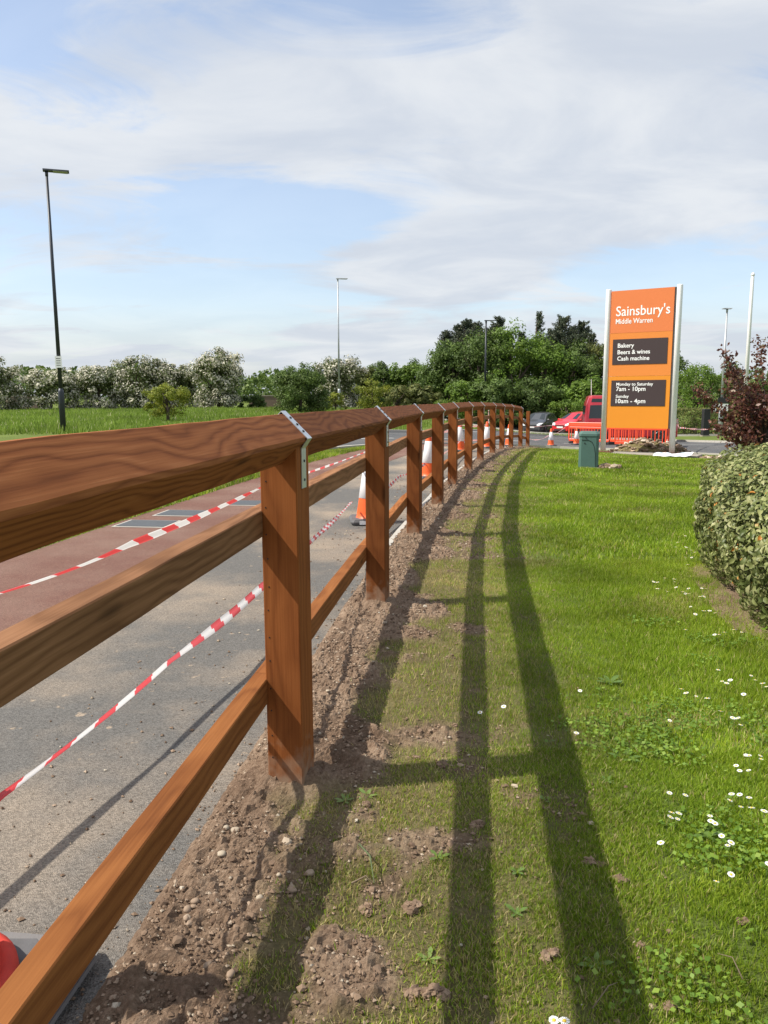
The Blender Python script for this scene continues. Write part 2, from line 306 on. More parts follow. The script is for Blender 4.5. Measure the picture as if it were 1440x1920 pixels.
M_pinkpave = simple('pinkish_paving', (.40, .31, .25), .9, noise=.2, nscale=5)
M_white = simple('road_paint', (.70, .70, .68), .7, noise=.15, nscale=9)
# ------------------------------------------------------------------ terrain + hard surfaces
def terrain():
    def ax(lo, hi, fine, lim):
        v = [0.0]; s = fine
        while v[-1] < hi:
            if v[-1] > lim: s *= 1.12
            v.append(v[-1] + s)
        w = [0.0]; s = fine
        while w[-1] > lo:
            if w[-1] < -lim: s *= 1.12
            w.append(w[-1] - s)
        return np.array(sorted(set(w + v)))
    X = ax(-2000, 2000, .8, 40); Y = ax(-60, 2500, .8, 70)
    xx, yy = np.meshgrid(X, Y); zz = g(xx, yy); zz = zz - .012
    nx, ny = len(X), len(Y); idx = np.arange(nx * ny).reshape(ny, nx)
    F = np.stack([idx[:-1, :-1], idx[:-1, 1:], idx[1:, 1:], idx[1:, :-1]], -1).reshape(-1, 4)
    me = fastmesh('ground', np.stack([xx, yy, zz], -1).reshape(-1, 3), F, np.full(len(F), 4), M_turf, smooth=True)
    tag(obj('ground', me), kind='structure')
terrain()
def resample(pts, n):
    P = np.array(pts, float); d = np.r_[0, np.cumsum(np.hypot(*(P[1:] - P[:-1]).T))]
    t = np.linspace(0, d[-1], n * 4); X = np.interp(t, d, P[:, 0]); Y = np.interp(t, d, P[:, 1])
    k = max(3, n // 12) | 1; ker = np.ones(k) / k
    for _ in range(2):
        X = np.convolve(np.pad(X, k // 2, mode='reflect', reflect_type='odd'), ker, 'valid'); Y = np.convolve(np.pad(Y, k // 2, mode='reflect', reflect_type='odd'), ker, 'valid')
    return np.stack([X[::4], Y[::4]], -1)
def loft(name, A, B, m, dz, mat, kind='structure', parent=None, label=None):
    n = len(A); t = np.linspace(0, 1, m)
    P = A[:, None, :] * (1 - t)[None, :, None] + B[:, None, :] * t[None, :, None]
    Z = g(P[..., 0], P[..., 1]) + dz
    idx = np.arange(n * m).reshape(n, m); F = np.stack([idx[:-1, :-1], idx[1:, :-1], idx[1:, 1:], idx[:-1, 1:]], -1).reshape(-1, 4)
    V = np.concatenate([P, Z[..., None]], -1).reshape(-1, 3)
    e1 = V[F[0, 1]] - V[F[0, 0]]; e2 = V[F[0, 3]] - V[F[0, 0]]
    if np.cross(e1, e2)[2] < 0: F = F[:, ::-1]
    o = obj(name, fastmesh(name, V, F, np.full(len(F), 4), mat, smooth=True), parent)
    if kind: o['kind'] = kind
    return o
def offs(y, d):
    s = (fx(y + .3) - fx(y - .3)) / .6; n = np.sqrt(1 + s * s)
    return np.stack([fx(y) - d / n, y + d * s / n], -1)
py = np.linspace(-6, 27.5, 110)
loft('footpath', offs(py, .20), offs(py, 1.72), 6, .006, M_path)
loft('cycle_path', offs(py, 1.725), offs(py, 3.15), 6, .009, M_red)
def kerbstrip(name, A, w, h, mat, base=-.03):
    T = np.gradient(A, axis=0); T /= np.linalg.norm(T, axis=1)[:, None]; Nn = np.stack([-T[:, 1], T[:, 0]], -1)
    B = A + Nn * w; za = g(A[:, 0], A[:, 1]); zb = g(B[:, 0], B[:, 1]); n = len(A)
    V = np.concatenate([np.c_[A, za + base], np.c_[A, za + h], np.c_[B, zb + h], np.c_[B, zb + base]]); F = []
    for i in range(n - 1):
        for k in range(4): k2 = (k + 1) % 4; F.append((k * n + i, k * n + i + 1, k2 * n + i + 1, k2 * n + i))
    F.append((0, n, 2 * n, 3 * n)); F.append((n - 1, 4 * n - 1, 3 * n - 1, 2 * n - 1))
    return tag(obj(name, pmesh(name, V, [f[::-1] for f in F], mat)), kind='structure')
kerbstrip('path_edging', offs(np.linspace(6.5, 27.4, 60), .15), .05, .03, M_kerb)
NEAR = resample([(-6.5, -8), (-5.5, 5), (-3.6, 13), (-1.83, 17.7), (-.48, 20.3), (1.2, 23.2), (3.2, 26.7), (4.9, 29.2), (6.6, 29.8), (8.4, 28.4), (10.2, 26), (14, 22.5), (25, 15), (60, -5)], 160)
FAR = resample([(-12, -8), (-10, 8), (-7, 18), (-3.4, 26), (0, 32), (3, 37.5), (6.5, 43), (11, 45.5), (15, 42.5), (16.2, 37), (18.5, 31.5), (30, 22), (70, 5)], 160)
loft('road', NEAR, FAR, 14, .004, M_road)
LA = resample([(-6, 66), (4, 60), (10, 53.5), (20, 49.5), (45, 45)], 60); LB = resample([(-4, 72), (7, 66), (13, 61), (22, 57), (46, 52)], 60)
loft('side_road', LA, LB, 6, .006, M_road)
LC = resample([(2.6, 60.5), (5.5, 57.5), (8, 52), (8.4, 44.5)], 30); LD = resample([(0.2, 61.5), (3.2, 57), (5, 51), (5.4, 41.5)], 30)
kerbstrip('road_kerb', NEAR[::-1], .12, .07, M_kerb)
kerbstrip('road_kerb', FAR, .12, .10, M_kerb)
kerbstrip('road_kerb', LA, -.12, .10, M_kerb)
NR = NEAR; 
def band(P, a, b):
    T = np.gradient(P, axis=0); T /= np.linalg.norm(T, axis=1)[:, None]; Nn = np.stack([-T[:, 1], T[:, 0]], -1)
    return P + Nn * a, P + Nn * b
A_, B_ = band(FAR, .14, 1.5); loft('far_pavement', A_[95:], B_[95:], 3, .02, M_pinkpave)
A_, B_ = band(FAR, -.32, -.22); loft('edge_line', A_[60:], B_[60:], 2, .009, M_white)
A_, B_ = band(NEAR, .25, .35)
loft('edge_line', A_[:75], B_[:75], 2, .009, M_white)
MID = .5 * NEAR + .5 * FAR
A_, B_ = band(MID, -.05, .05)
for i in range(4, 150, 7):
    loft('centre_line', A_[i:i + 4], B_[i:i + 4], 2, .010, M_white)
def soil_h(X, Y, U, fine=True):
    """height of the loose soil and thatch above the smooth ground, and how earthy it is (1 = bare)"""
    n1 = fbm(X * 2.6, Y * 2.6, 3, 4); n2 = fbm(X * 14, Y * 14, 9, 4); edge = .29 + (n1 - .47) * .9
    e = np.clip((edge - U) / .16 + .5, 0, 1); e = e * e * (3 - 2 * e)
    pt = np.clip((fbm(X * 4.3, Y * 4.3, 31, 4) - .56) * 7, 0, 1) * np.clip((1.1 - U) / .5, 0, 1)
    earth = np.maximum(e, pt * .8)
    h = .004 + .020 * e + earth * (n2 - .47) * .042
    if fine: h = h + (.25 + .75 * earth) * ((fbm(X * 60, Y * 60, 21, 2) - .37) * .030 + np.maximum(fbm(X * 30, Y * 30, 4, 2) - .42, 0) * .07)
    f0 = np.clip((U + .215) / .06, 0, 1); h = h * f0 + (1 - f0) * .003
    f1 = np.clip((1.45 - U) / .25, 0, 1); h = h * f1 - (1 - f1) * .016
    return h, earth
def soil():
    ys = [.72]
    while ys[-1] < 28.2: ys.append(ys[-1] + .0080 * (max(ys[-1], 1.2) / 1.5) ** 1.25)
    ys = np.array(ys); us = np.linspace(-.225, 1.46, 210)
    Y, U = np.meshgrid(ys, us, indexing='ij'); X = fx(Y) + U
    h, earth = soil_h(X, Y, U); Z = g(X, Y) + h
    for (px, p_y) in FP:      # heaps round the post feet
        d = np.hypot(X - px, Y - p_y); Z += .03 * np.exp(-(d / .12) ** 2); earth = np.maximum(earth, np.exp(-(d / .18) ** 2))
    n, m = X.shape; idx = np.arange(n * m).reshape(n, m); F = np.stack([idx[:-1, :-1], idx[:-1, 1:], idx[1:, 1:], idx[1:, :-1]], -1).reshape(-1, 4)
    mt = M_soil; nt = mt.node_tree; cr = [q for q in nt.nodes if q.type == 'VALTORGB'][0]; b = nt.nodes['Principled BSDF']
    cr2 = rampnode(nt, [(.3, (.085, .075, .035)), (.5, (.14, .12, .055)), (.62, (.20, .17, .08)), (.75, (.28, .22, .12))]); nt.links.new(cr.inputs[0].links[0].from_socket, cr2.inputs[0])
    at = nt.nodes.new('ShaderNodeAttribute'); at.attribute_name = 'rnd'; mx = nt.nodes.new('ShaderNodeMix'); mx.data_type = 'RGBA'
    nt.links.new(at.outputs['Fac'], mx.inputs[0]); nt.links.new(cr2.outputs[0], mx.inputs[6]); nt.links.new(cr.outputs[0], mx.inputs[7]); cr3 = rampnode(nt, [(.3, (.075, .09, .022)), (.5, (.11, .15, .03)), (.62, (.15, .19, .045)), (.75, (.21, .19, .075))]); nt.links.new(cr.inputs[0].links[0].from_socket, cr3.inputs[0])
    mr = nt.nodes.new('ShaderNodeMapRange'); mr.inputs[1].default_value = 0; mr.inputs[2].default_value = -.9; nt.links.new(at.outputs['Fac'], mr.inputs[0]); m3 = nt.nodes.new('ShaderNodeMix'); m3.data_type = 'RGBA'
    nt.links.new(mr.outputs[0], m3.inputs[0]); nt.links.new(mx.outputs[2], m3.inputs[6]); nt.links.new(cr3.outputs[0], m3.inputs[7]); nt.links.new(m3.outputs[2], b.inputs['Base Color'])
    tag(obj('bare_soil', fastmesh('bare_soil', np.stack([X, Y, Z], -1).reshape(-1, 3), F, np.full(len(F), 4), mt, attr=(earth - np.clip((U - .6) / .7, 0, 1) * (1 - earth)).ravel(), smooth=False)), kind='structure')
    return X, Y, Z, U
SX, SY, SZ, SU = soil()
# ico sphere base
def ico():
    t = (1 + 5 ** .5) / 2; v = np.array([(-1, t, 0), (1, t, 0), (-1, -t, 0), (1, -t, 0), (0, -1, t), (0, 1, t), (0, -1, -t), (0, 1, -t), (t, 0, -1), (t, 0, 1), (-t, 0, -1), (-t, 0, 1)], float)
    v /= np.linalg.norm(v[0]); f = np.array([(0, 11, 5), (0, 5, 1), (0, 1, 7), (0, 7, 10), (0, 10, 11), (1, 5, 9), (5, 11, 4), (11, 10, 2), (10, 7, 6), (7, 1, 8), (3, 9, 4), (3, 4, 2), (3, 2, 6), (3, 6, 8), (3, 8, 9), (4, 9, 5), (2, 4, 11), (6, 2, 10), (8, 6, 7), (9, 8, 1)])
    return v, f
IV, IF = ico()
def ico2():
    V = [tuple(p) for p in IV]; c = {}; F = []
    def mid(a, b):
        k = (min(a, b), max(a, b))
        if k not in c: p = (np.array(V[a]) + np.array(V[b])); p /= np.linalg.norm(p); V.append(tuple(p)); c[k] = len(V) - 1
        return c[k]
    for a, b, d in IF: x, y, z = mid(a, b), mid(b, d), mid(d, a); F += [(a, x, z), (b, y, x), (d, z, y), (x, y, z)]
    return np.array(V), np.array(F)
IV2, IF2 = ico2()
def blobs(name, C, S, mat, attr=None, flat=.7, jag=.25, V0=IV, F0=IF, smooth=False):
    n = len(C); k = len(V0)
    J = 1 + rng.uniform(-jag, jag, (n, k)); A = rng.uniform(0, 2 * np.pi, n); ca, sa = np.cos(A), np.sin(A)
    st = np.stack([rng.uniform(.75, 1.3, n), rng.uniform(.75, 1.3, n), flat * rng.uniform(.8, 1.2, n)], -1)
    P = V0[None] * J[..., None] * st[:, None, :] * S[:, None, None]
    P = np.stack([P[..., 0] * ca[:, None] - P[..., 1] * sa[:, None], P[..., 0] * sa[:, None] + P[..., 1] * ca[:, None], P[..., 2]], -1) + C[:, None, :]
    F = (F0[None] + (np.arange(n) * k)[:, None, None]).reshape(-1)
    return fastmesh(name, P.reshape(-1, 3), F, np.full(n * len(F0), 3), mat, attr=None if attr is None else np.repeat(attr, k), smooth=smooth)
M_crumb = leafmat('soil_crumb', [(0, (.12, .078, .052)), (.5, (.23, .16, .11)), (.85, (.32, .24, .175)), (.95, (.40, .34, .26)), (1, (.46, .42, .35))], 0.0, .95, var=.15)
OV = np.array([(1, 0, 0), (0, 1, 0), (-1, 0, 0), (0, -1, 0), (0, 0, 1), (0, 0, -1)], float); OF = np.array([(0, 1, 4), (1, 2, 4), (2, 3, 4), (3, 0, 4), (1, 0, 5), (2, 1, 5), (3, 2, 5), (0, 3, 5)])
def crumbs():
    def place(n, smin, smax, pw, y1):
        y = .8 + (rng.random(n) ** 2.0) * y1; u = rng.uniform(-.19, 1.2, n); x = fx(y) + u; h, earth = soil_h(x, y, u, False); ok = rng.random(n) < np.clip(earth * (.45 + 1.1 * fbm(x * 5, y * 5, 77, 2)), .03, 1)
        x, y, h = x[ok], y[ok], h[ok]; n = len(x); s = (smin + (smax - smin) * rng.random(n) ** pw) * (1 + y * .10)
        return np.stack([x, y, g(x, y) + h + s * .2 + .003], -1), s
    C, s = place(90000, .0014, .0058, 1.8, 15); tag(obj('soil_crumbs', blobs('soil_crumbs', C, s, M_crumb, rng.random(len(s)) ** 1.3 * .97, .7, .35, OV, OF)), kind='stuff')
    C, s = place(8000, .0025, .010, 3.0, 17); tag(obj('gravel', blobs('gravel', C, s, M_crumb, rng.random(len(s)) ** 1.8, .65, .38, IV, IF, False)), kind='stuff')
    n = 2600; y = 1. + 14 * rng.random(n) ** 1.6; u = -.2 - .9 * rng.random(n) ** 2.6; x = fx(y) + u; s = (.0012 + .0055 * rng.random(n) ** 3) * (1 + y * .1); C = np.stack([x, y, g(x, y) + .007 + s * .3], -1)
    tag(obj('grit', blobs('grit', C, s, M_crumb, rng.random(n), .7, .35, OV, OF)), kind='stuff')
crumbs()
def rand_dirs0(n):
    v = rng.normal(size=(n, 3)); return v / np.linalg.norm(v, axis=1)[:, None]
def surf(x, y):
    u = udist(x, y)
    if -.2 < u < 1.4:
        i = int(np.clip(np.searchsorted(SY[:, 0], y), 0, SY.shape[0] - 1)); j = int(np.clip(np.searchsorted(SU[0], x - float(fx(y))), 0, SU.shape[1] - 1)); return max(float(SZ[i, j]), gz(x, y) - .01)
    return gz(x, y)
CL = [(0.205, 2.566, 0.05), (0.113, 2.627, 0.03), (0.28, 2.179, 0.05), (0.636, 1.912, 0.045), (0.89, 1.752, 0.035), (0.605, 1.659, 0.03), (0.568, 1.992, 0.04), (0.987, 2.998, 0.03), (-0.048, 1.791, 0.05), (0.059, 1.513, 0.045), (0.069, 1.791, 0.06), (0.107, 1.508, 0.06), (0.383, 1.625, 0.05), (0.604, 1.472, 0.035), (0.277, 2.899, 0.03), (0.598, 1.978, 0.03), (-0.05, 2.831, 0.06), (-0.06, 2.289, 0.04)]
for i, (x, y, s) in enumerate(CL):
    s *= .46; k = 14; Cc = rand_dirs0(k) * (s * .55) * np.array([1.2, 1, .5]); me = blobs('soil_clod', Cc, s * .65 * rng.uniform(.3, .75, k), M_crumb, rng.uniform(.12, .55, k), .7, .42, IV2, IF2)
    tag(obj('soil_clod', me, loc=(x, y, surf(x, y) + s * .3)), 'lump of reddish brown soil lying in the lawn or soil beside the fence', 'soil clod', 'soil clods beside the fence')
ST = [(-0.594, 1.745), (-0.554, 2.006), (-0.324, 1.821), (-0.233, 1.909), (-0.207, 1.941), (-0.348, 1.557), (-0.402, 1.571), (-0.648, 1.482), (-0.607, 1.532), (-0.288, 1.915), (-0.498, 1.771), (-0.589, 1.789), (-0.532, 1.798), (-0.166, 1.951), (-0.61, 1.74), (-0.603, 2.129), (-0.245, 3.178), (-0.312, 3.232), (-0.248, 2.784), (-0.472, 2.129), (-0.247, 1.864)]
for i, (x, y) in enumerate(ST):
    u = udist(x, y)
    if u < -.12: x += -.12 - u + .03
    s = .006 + .006 * random.random(); me = blobs('stone', np.array([[0, 0, 0.]]), np.array([s]), M_crumb, np.array([.72 + .24 * random.random()]), .6, .12, IV2, IF2, True)
    tag(obj('stone', me, loc=(x, y, surf(x, y) + s * .35)), 'small pale stone lying in the bare soil under the fence', 'stone', 'stones in the bare soil')
# ------------------------------------------------------------------ fence
fence = thing('wooden_fence', 'dark brown stained post and rail fence with metal straps, curving along the path', 'fence', (FP[2][0], FP[2][1], 0))
FO = Vector(fence.location)
def frame(p0, p1):
    X = (p1 - p0).normalized(); Y = Vector((0, 0, 1)).cross(X).normalized(); Z = X.cross(Y)
    M = Matrix((X, Y, Z)).transposed().to_4x4(); M.translation = p0 - FO; return M
def prism(name, L, prof, mat, jit=.0, seg=1, par=None, M=None):
    n = len(prof); V = []; F = []
    for k in range(seg + 1):
        jy, jz = (random.uniform(-jit, jit), random.uniform(-jit, jit)) if 0 < k < seg else (0, 0)
        for a, b in prof: V.append((L * k / seg, a + jy, b + jz))
    for k in range(seg):
        for i in range(n): j = (i + 1) % n; F.append((k * n + i, k * n + j, k * n + n + j, k * n + n + i))
    F.append(tuple(range(n - 1, -1, -1))); F.append(tuple(seg * n + i for i in range(n)))
    return obj(name, pmesh(name, V, F, mat), par, M=M)
def rectp(w, h, c=.004):
    a, b = w / 2, h / 2
    return [(-a + c, -b), (a - c, -b), (a, -b + c), (a, b - c), (a - c, b), (-a + c, b), (-a, b - c), (-a, -b + c)]
DG = .082
diam = []
for k in range(4):
    a = math.pi / 2 * k - math.pi / 2; cx, cz = math.cos(a) * DG, math.sin(a) * DG; px_, pz_ = -math.sin(a), math.cos(a); c = .006
    diam += [(cx * (1 - c / DG) - px_ * c, cz * (1 - c / DG) - pz_ * c), (cx * (1 - c / DG) + px_ * c, cz * (1 - c / DG) + pz_ * c)]
RID = [1.25, 1.25, 1.25, 1.236, 1.225, 1.21, 1.205, 1.19, 1.165, 1.13, 1.08, 1.03, .93, .70]   # height of the ridge of the top rail at each post
PH = .0605
for k, (x, y) in enumerate(FP):
    last = k == len(FP) - 1; zr = RID[k]; zb = gz(x, y) - .35
    a, b = FP[max(k - 1, 0)], FP[min(k + 1, len(FP) - 1)]
    rz = math.atan2(b[1] - a[1], b[0] - a[0])
    rz -= R(5.5)
    zc = zr - DG                      # centre of the rail
    notch = zc - DG + .002; arm = zc - PH * .42
    # post cross-section swept: profile in (across, z)
    if last: pr = [(-PH, zr + .03), (PH, zr + .03)]
    else: pr = [(-PH, notch + PH * 1.0), (0, notch), (PH, notch + PH * 1.0)]
    c = .005; V = []; F = []
    outl = [(-PH + c, -PH), (PH - c, -PH), (PH, -PH + c), (PH, PH - c), (PH - c, PH), (-PH + c, PH), (-PH, PH - c), (-PH, -PH + c)]
    V = [(p[0], p[1], 0) for p in outl]
    if last:
        V += [(p[0] * .98, p[1] * .98, zr + .03 - zb) for p in outl]
        F = [(i, (i + 1) % 8, 8 + (i + 1) % 8, 8 + i) for i in range(8)] + [tuple(range(8, 16)), tuple(range(7, -1, -1))]
    else:
        # across axis is local y; V notch runs along local x
        zt = notch + PH - zb; zn = notch - zb
        sec = [(-PH, 0), (PH, 0), (PH, zt), (0, zn), (-PH, zt)]
        V = []
        for xx in (-PH, PH): V += [(xx, s, z) for s, z in sec]
        F = [(0, 4, 3, 2, 1), (5, 6, 7, 8, 9), (0, 1, 6, 5), (1, 2, 7, 6), (2, 3, 8, 7), (3, 4, 9, 8), (4, 0, 5, 9)]
    # rotate so that the grain axis (object x) runs up the post
    V2 = [(z, yy, -xx) for xx, yy, z in V]
    M = Matrix.Translation(Vector((x, y, zb)) - FO) @ Matrix.Rotation(rz, 4, 'Z') @ Matrix(((0, 0, -1, 0), (0, 1, 0, 0), (1, 0, 0, 0), (0, 0, 0, 1)))
    po = obj('post', pmesh('post', V2, F, M_post), fence, M=M)
    if k < 5 and not last:
        b_ = po.modifiers.new('bevel', 'BEVEL'); b_.width = .004; b_.segments = 2; b_.limit_method = 'ANGLE'
    # strap
    if not last:
        o1, t = DG + .002, .0028; w = .021
        path = [(-PH - .0015, zc - PH - .095), (-PH - .0015, zc - .030), (-o1 * 1.0, zc), (0, zc + o1), (o1, zc), (PH + .0015, zc - .030), (PH + .0015, zc - PH - .095)]
        V = []; F = []; m = len(path)
        for j, (s, z) in enumerate(path):
            p0 = Vector(path[max(j - 1, 0)]); p1 = Vector(path[min(j + 1, m - 1)]); d = (p1 - p0).normalized(); nn = Vector((-d.y, d.x))
            for xx in (-w, w):
                V.append((xx, s, z)); V.append((xx, s + nn.x * t, z + nn.y * t))
        for j in range(m - 1):
            q = j * 4; r = q + 4
            F += [(q, q + 2, r + 2, r), (q + 1, r + 1, r + 3, q + 3), (q, r, r + 1, q + 1), (q + 2, q + 3, r + 3, r + 2)]
        F += [(0, 1, 3, 2), (m * 4 - 4, m * 4 - 2, m * 4 - 1, m * 4 - 3)]
        so = obj('metal_strap', pmesh('metal_strap', [(a_, b_, c_ - zb) for a_, b_, c_ in V], F, M_galv), fence, M=Matrix.Translation(Vector((x, y, zb)) - FO) @ Matrix.Rotation(rz, 4, 'Z'))
        if k in (2, 3, 4):
            # local +y is the road side, -y the lawn side
            hv, hf = lathe_vf([(.0045, 0), (.0045, .0018), (.002, .003)], 8)
            hm = pmesh('nail', hv, hf, M_nail)
            for tt in (.25, .5, .75):
                s_ = -o1 * tt; z_ = zc + o1 * (1 - tt) - zb
                obj('nail', hm, so, M=Matrix.Translation((random.uniform(-.004, .004), s_ - .002, z_ + .002)) @ Matrix.Rotation(R(45), 4, 'X'))
            for dz in (-.04, -.10):
                obj('nail', hm, so, M=Matrix.Translation((random.uniform(-.005, .005), -PH - .0043, zc - .03 + dz - zb)) @ Matrix.Rotation(R(90), 4, 'X'))
            if k == 2:
                tm = pmesh('nail', *lathe_vf([(.0028, 0), (.0022, .0012)], 6), M_nail)
                for q in range(13):
                    obj('nail', tm, po, M=Matrix.Translation((1.38 - q * .083 + random.uniform(-.01, .01), .042 + random.uniform(-.003, .003), PH)))
    # rails of this bay
    if k < len(FP) - 1:
        xb, yb = FP[k + 1]; zr2 = RID[k + 1]
        if k < len(FP) - 2:
            p0 = Vector((x, y, zc)); p1 = Vector((xb, yb, zr2 - DG))
            prism('top_rail', (p1 - p0).length - .0015, diam, M_rail, .0015, 14, fence, frame(p0, p1))
        d = Vector((xb - x, yb - y, 0)).normalized(); lat = Vector((-d.y, d.x, 0))
        zg, zg2 = gz(x, y), gz(xb, yb)
        for (hh, th) in ((.902, .084), (.348, .085)):
            e = .03 if True else 0
            ra, rb = hh * (zr - zg) / 1.25, hh * (zr2 - zg2) / 1.25
            if k == len(FP) - 2: rb = hh * .93
            q0 = Vector((x, y, zg + ra)) + lat * (PH + .030); q1 = Vector((xb, yb, zg2 + rb)) + lat * (PH + .030)
            prism('rail', (q1 - q0).length - .002, rectp(.058, th, .003), M_weath if hh > .6 else M_plank, .0012, 10, fence, frame(q0, q1))
# ------------------------------------------------------------------ barrier tape
def tapemat():
    m, nt, b = newmat('barrier_tape'); L = nt.links
    uv = nt.nodes.new('ShaderNodeTexCoord'); sp = nt.nodes.new('ShaderNodeSeparateXYZ'); L.new(uv.outputs['UV'], sp.inputs[0])
    a = nt.nodes.new('ShaderNodeMath'); a.operation = 'ADD'; L.new(sp.outputs[0], a.inputs[0])
    k = nt.nodes.new('ShaderNodeMath'); k.operation = 'MULTIPLY'; k.inputs[1].default_value = .28; L.new(sp.outputs[1], k.inputs[0]); L.new(k.outputs[0], a.inputs[1])
    f = nt.nodes.new('ShaderNodeMath'); f.operation = 'FRACT'; L.new(a.outputs[0], f.inputs[0])
    mr = nt.nodes.new('ShaderNodeMapRange'); mr.inputs[1].default_value = .49; mr.inputs[2].default_value = .51; L.new(f.outputs[0], mr.inputs[0])
    mx = nt.nodes.new('ShaderNodeMix'); mx.data_type = 'RGBA'; L.new(mr.outputs[0], mx.inputs[0]); mx.inputs[6].default_value = (.78, .78, .78, 1); mx.inputs[7].default_value = (.70, .07, .075, 1)
    L.new(mx.outputs[2], b.inputs['Base Color']); b.inputs['Roughness'].default_value = .3
    tr = nt.nodes.new('ShaderNodeBsdfTranslucent'); L.new(mx.outputs[2], tr.inputs[0]); ms = nt.nodes.new('ShaderNodeMixShader'); ms.inputs[0].default_value = .4
    L.new(b.outputs[0], ms.inputs[1]); L.new(tr.outputs[0], ms.inputs[2]); L.new(ms.outputs[0], nt.nodes['Material Output'].inputs[0]); return m
M_tape = tapemat()
def tape(pts, label, sag=.03, w=.02, stripe=.14, turns=1.3, name='barrier_tape', seed=0):
    r = random.Random(seed); P = []
    for k in range(len(pts) - 1):
        a, b = Vector(pts[k]), Vector(pts[k + 1]); n = max(6, int((b - a).length / .06))
        for i in range(n + (k == len(pts) - 2)):
            t = i / n; p = a.lerp(b, t); p.z -= sag * 4 * t * (1 - t); P.append(p)
    V = []; F = []; UV = []; s = 0; ph = r.random() * 6
    for i, p in enumerate(P):
        d = (P[min(i + 1, len(P) - 1)] - P[max(i - 1, 0)]).normalized(); s1 = s / stripe
        lat = d.cross(Vector((0, 0, 1))).normalized(); up = lat.cross(d)
        ang = ph + math.sin(s * 1.1 + ph) * turns + math.sin(s * 3.7 + ph * 2) * .35
        ww = w * (.8 + .3 * math.sin(s * 2.3 + ph) + .1 * math.sin(s * 9))
        ax = up * math.cos(ang * .5) + lat * math.sin(ang * .5); nx = d.cross(ax)
        for q, (e, o) in enumerate(((-1, 0), (-.3, .35), (.3, -.3), (1, .15))):
            V.append(tuple(p + ax * (ww * e) + nx * (ww * o))); UV.append((s1, q / 3))
        if i < len(P) - 1: s += (P[i + 1] - p).length
    for i in range(len(P) - 1):
        for q in range(3): F.append((i * 4 + q, i * 4 + q + 1, i * 4 + q + 5, i * 4 + q + 4))
    o0 = Vector(P[0]); V = [tuple(Vector(v) - o0) for v in V]
    return tag(obj(name, pmesh(name, V, F, M_tape, True, uv=UV), loc=o0), label, 'barrier tape')
def Z(x, y, h): return (x, y, gz(x, y) + h)
tape([(-1.62, 1.3, .66), (-1.31, 2.57, .64), (-1.135, 3.4, .65), (-.845, 5.3, .68), (-.18, 8.5, .70), Z(.71, 12.2, .74)], 'red and white tape stretched over the red cycle path up to a cone top', .012, .02, .30, .9, seed=3)
tape([(-.86, 1.15, .50), (-.78, 1.47, .50), (-.66, 2.26, .50), (-.535, 3.37, .47), (-.44, 4.74, .42), (-.33, 7.75, .24)], 'low red and white tape nearest the camera, running over the grey footpath', .010, .017, .21, .7, seed=5)
tape([Z(-.16, 7.8, .25), Z(.2, 10, .27), Z(.66, 12.15, .26)], 'low pink and white tape between the first two cones behind the fence', .03, .018, .2, 1.0, seed=6)
tape([Z(.76, 12.2, .3), Z(1.90, 19, .3), Z(2.95, 22, .28)], 'low tape running from the second cone to the far cones by the fence', .03, .02, .14, seed=7)
tape([Z(.74, 12.2, .73), Z(1.90, 18.97, .66), (2.95, 22, gz(2.95, 22) + .70)], 'high tape joining the tops of the middle cones along the footpath', .05, .02, .14, seed=8)
tape([Z(2.98, 22.1, .73), Z(6.2, 46, 1.25)], 'white tape seen through the far end of the fence before the trees', .25, .03, .3, seed=9)
tape([(5.25, 28.05, gz(5.2, 28) + .72), Z(8.45, 35.9, .92)], 'tape tied from the end post of the fence to the barrier top', .02, .02, .25, seed=10)
tape([(5.25, 28.05, gz(5.2, 28) + .30), Z(7.0, 33.0, .45), Z(8.5, 36.0, .85)], 'sagging tape from the end post of the fence past the lone cone', .1, .025, .2, seed=11)
# ------------------------------------------------------------------ cones
M_orange = simple('cone_orange', (.80, .115, .02), .45, noise=.1, nscale=12)
M_sleeve = simple('reflective_sleeve', (.78, .78, .80), .35, noise=.08, nscale=20)
M_cbase = simple('cone_base_rubber', (.10, .10, .105), .8, noise=.4, nscale=15, bump=.3)
M_paper = simple('white_label', (.8, .8, .8), .6)
M_flange = simple('red_flange', (.50, .05, .035), .75, 0, .25, noise=.3, nscale=25); M_gbase = simple('grey_recycled_base', (.16, .155, .155), .85, noise=.35, nscale=9, bump=.4)
def cone_meshes():
    body = pmesh('body', *lathe_vf([(.155, .04), (.15, .055), (.132, .065), (.128, .11), (.033, .73), (.025, .75), (.012, .752)], 24), M_orange, True)
    def rr(z): return .128 + (.033 - .128) * (z - .11) / .62
    sl = pmesh('reflective_sleeve', *lathe_vf([(rr(.26) + .001, .26), (rr(.26) + .004, .262), (rr(.60) + .004, .598), (rr(.60) + .001, .60)], 24), M_sleeve, True)
    bs = boxm('base', (-.2, .2, -.2, .2, 0, .06), M_cbase, .025)
    return body, sl, bs
CM = cone_meshes()
cones = [((-.965, 1.43), 'cone at the lower left edge, on a grey base', 0.), ((-.15, 7.85), 'cone behind the second fence post with tape at its foot', .1), ((.71, 12.2), 'cone behind the fence just left of the fourth post', .3),
    ((1.86, 19.0), 'cone seen between the fifth and sixth fence posts', .2), ((2.93, 22.0), 'cone seen between the seventh and eighth fence posts', .5), ((4.25, 26.3), 'cone mostly hidden behind the posts near the far fence end', .1),
    ((7.12, 33.0), 'lone cone on the road between the fence end and the red barrier', .4), ((8.75, 35.2), 'cone partly hidden behind the green cabinet, in front of the red barrier', .2)]
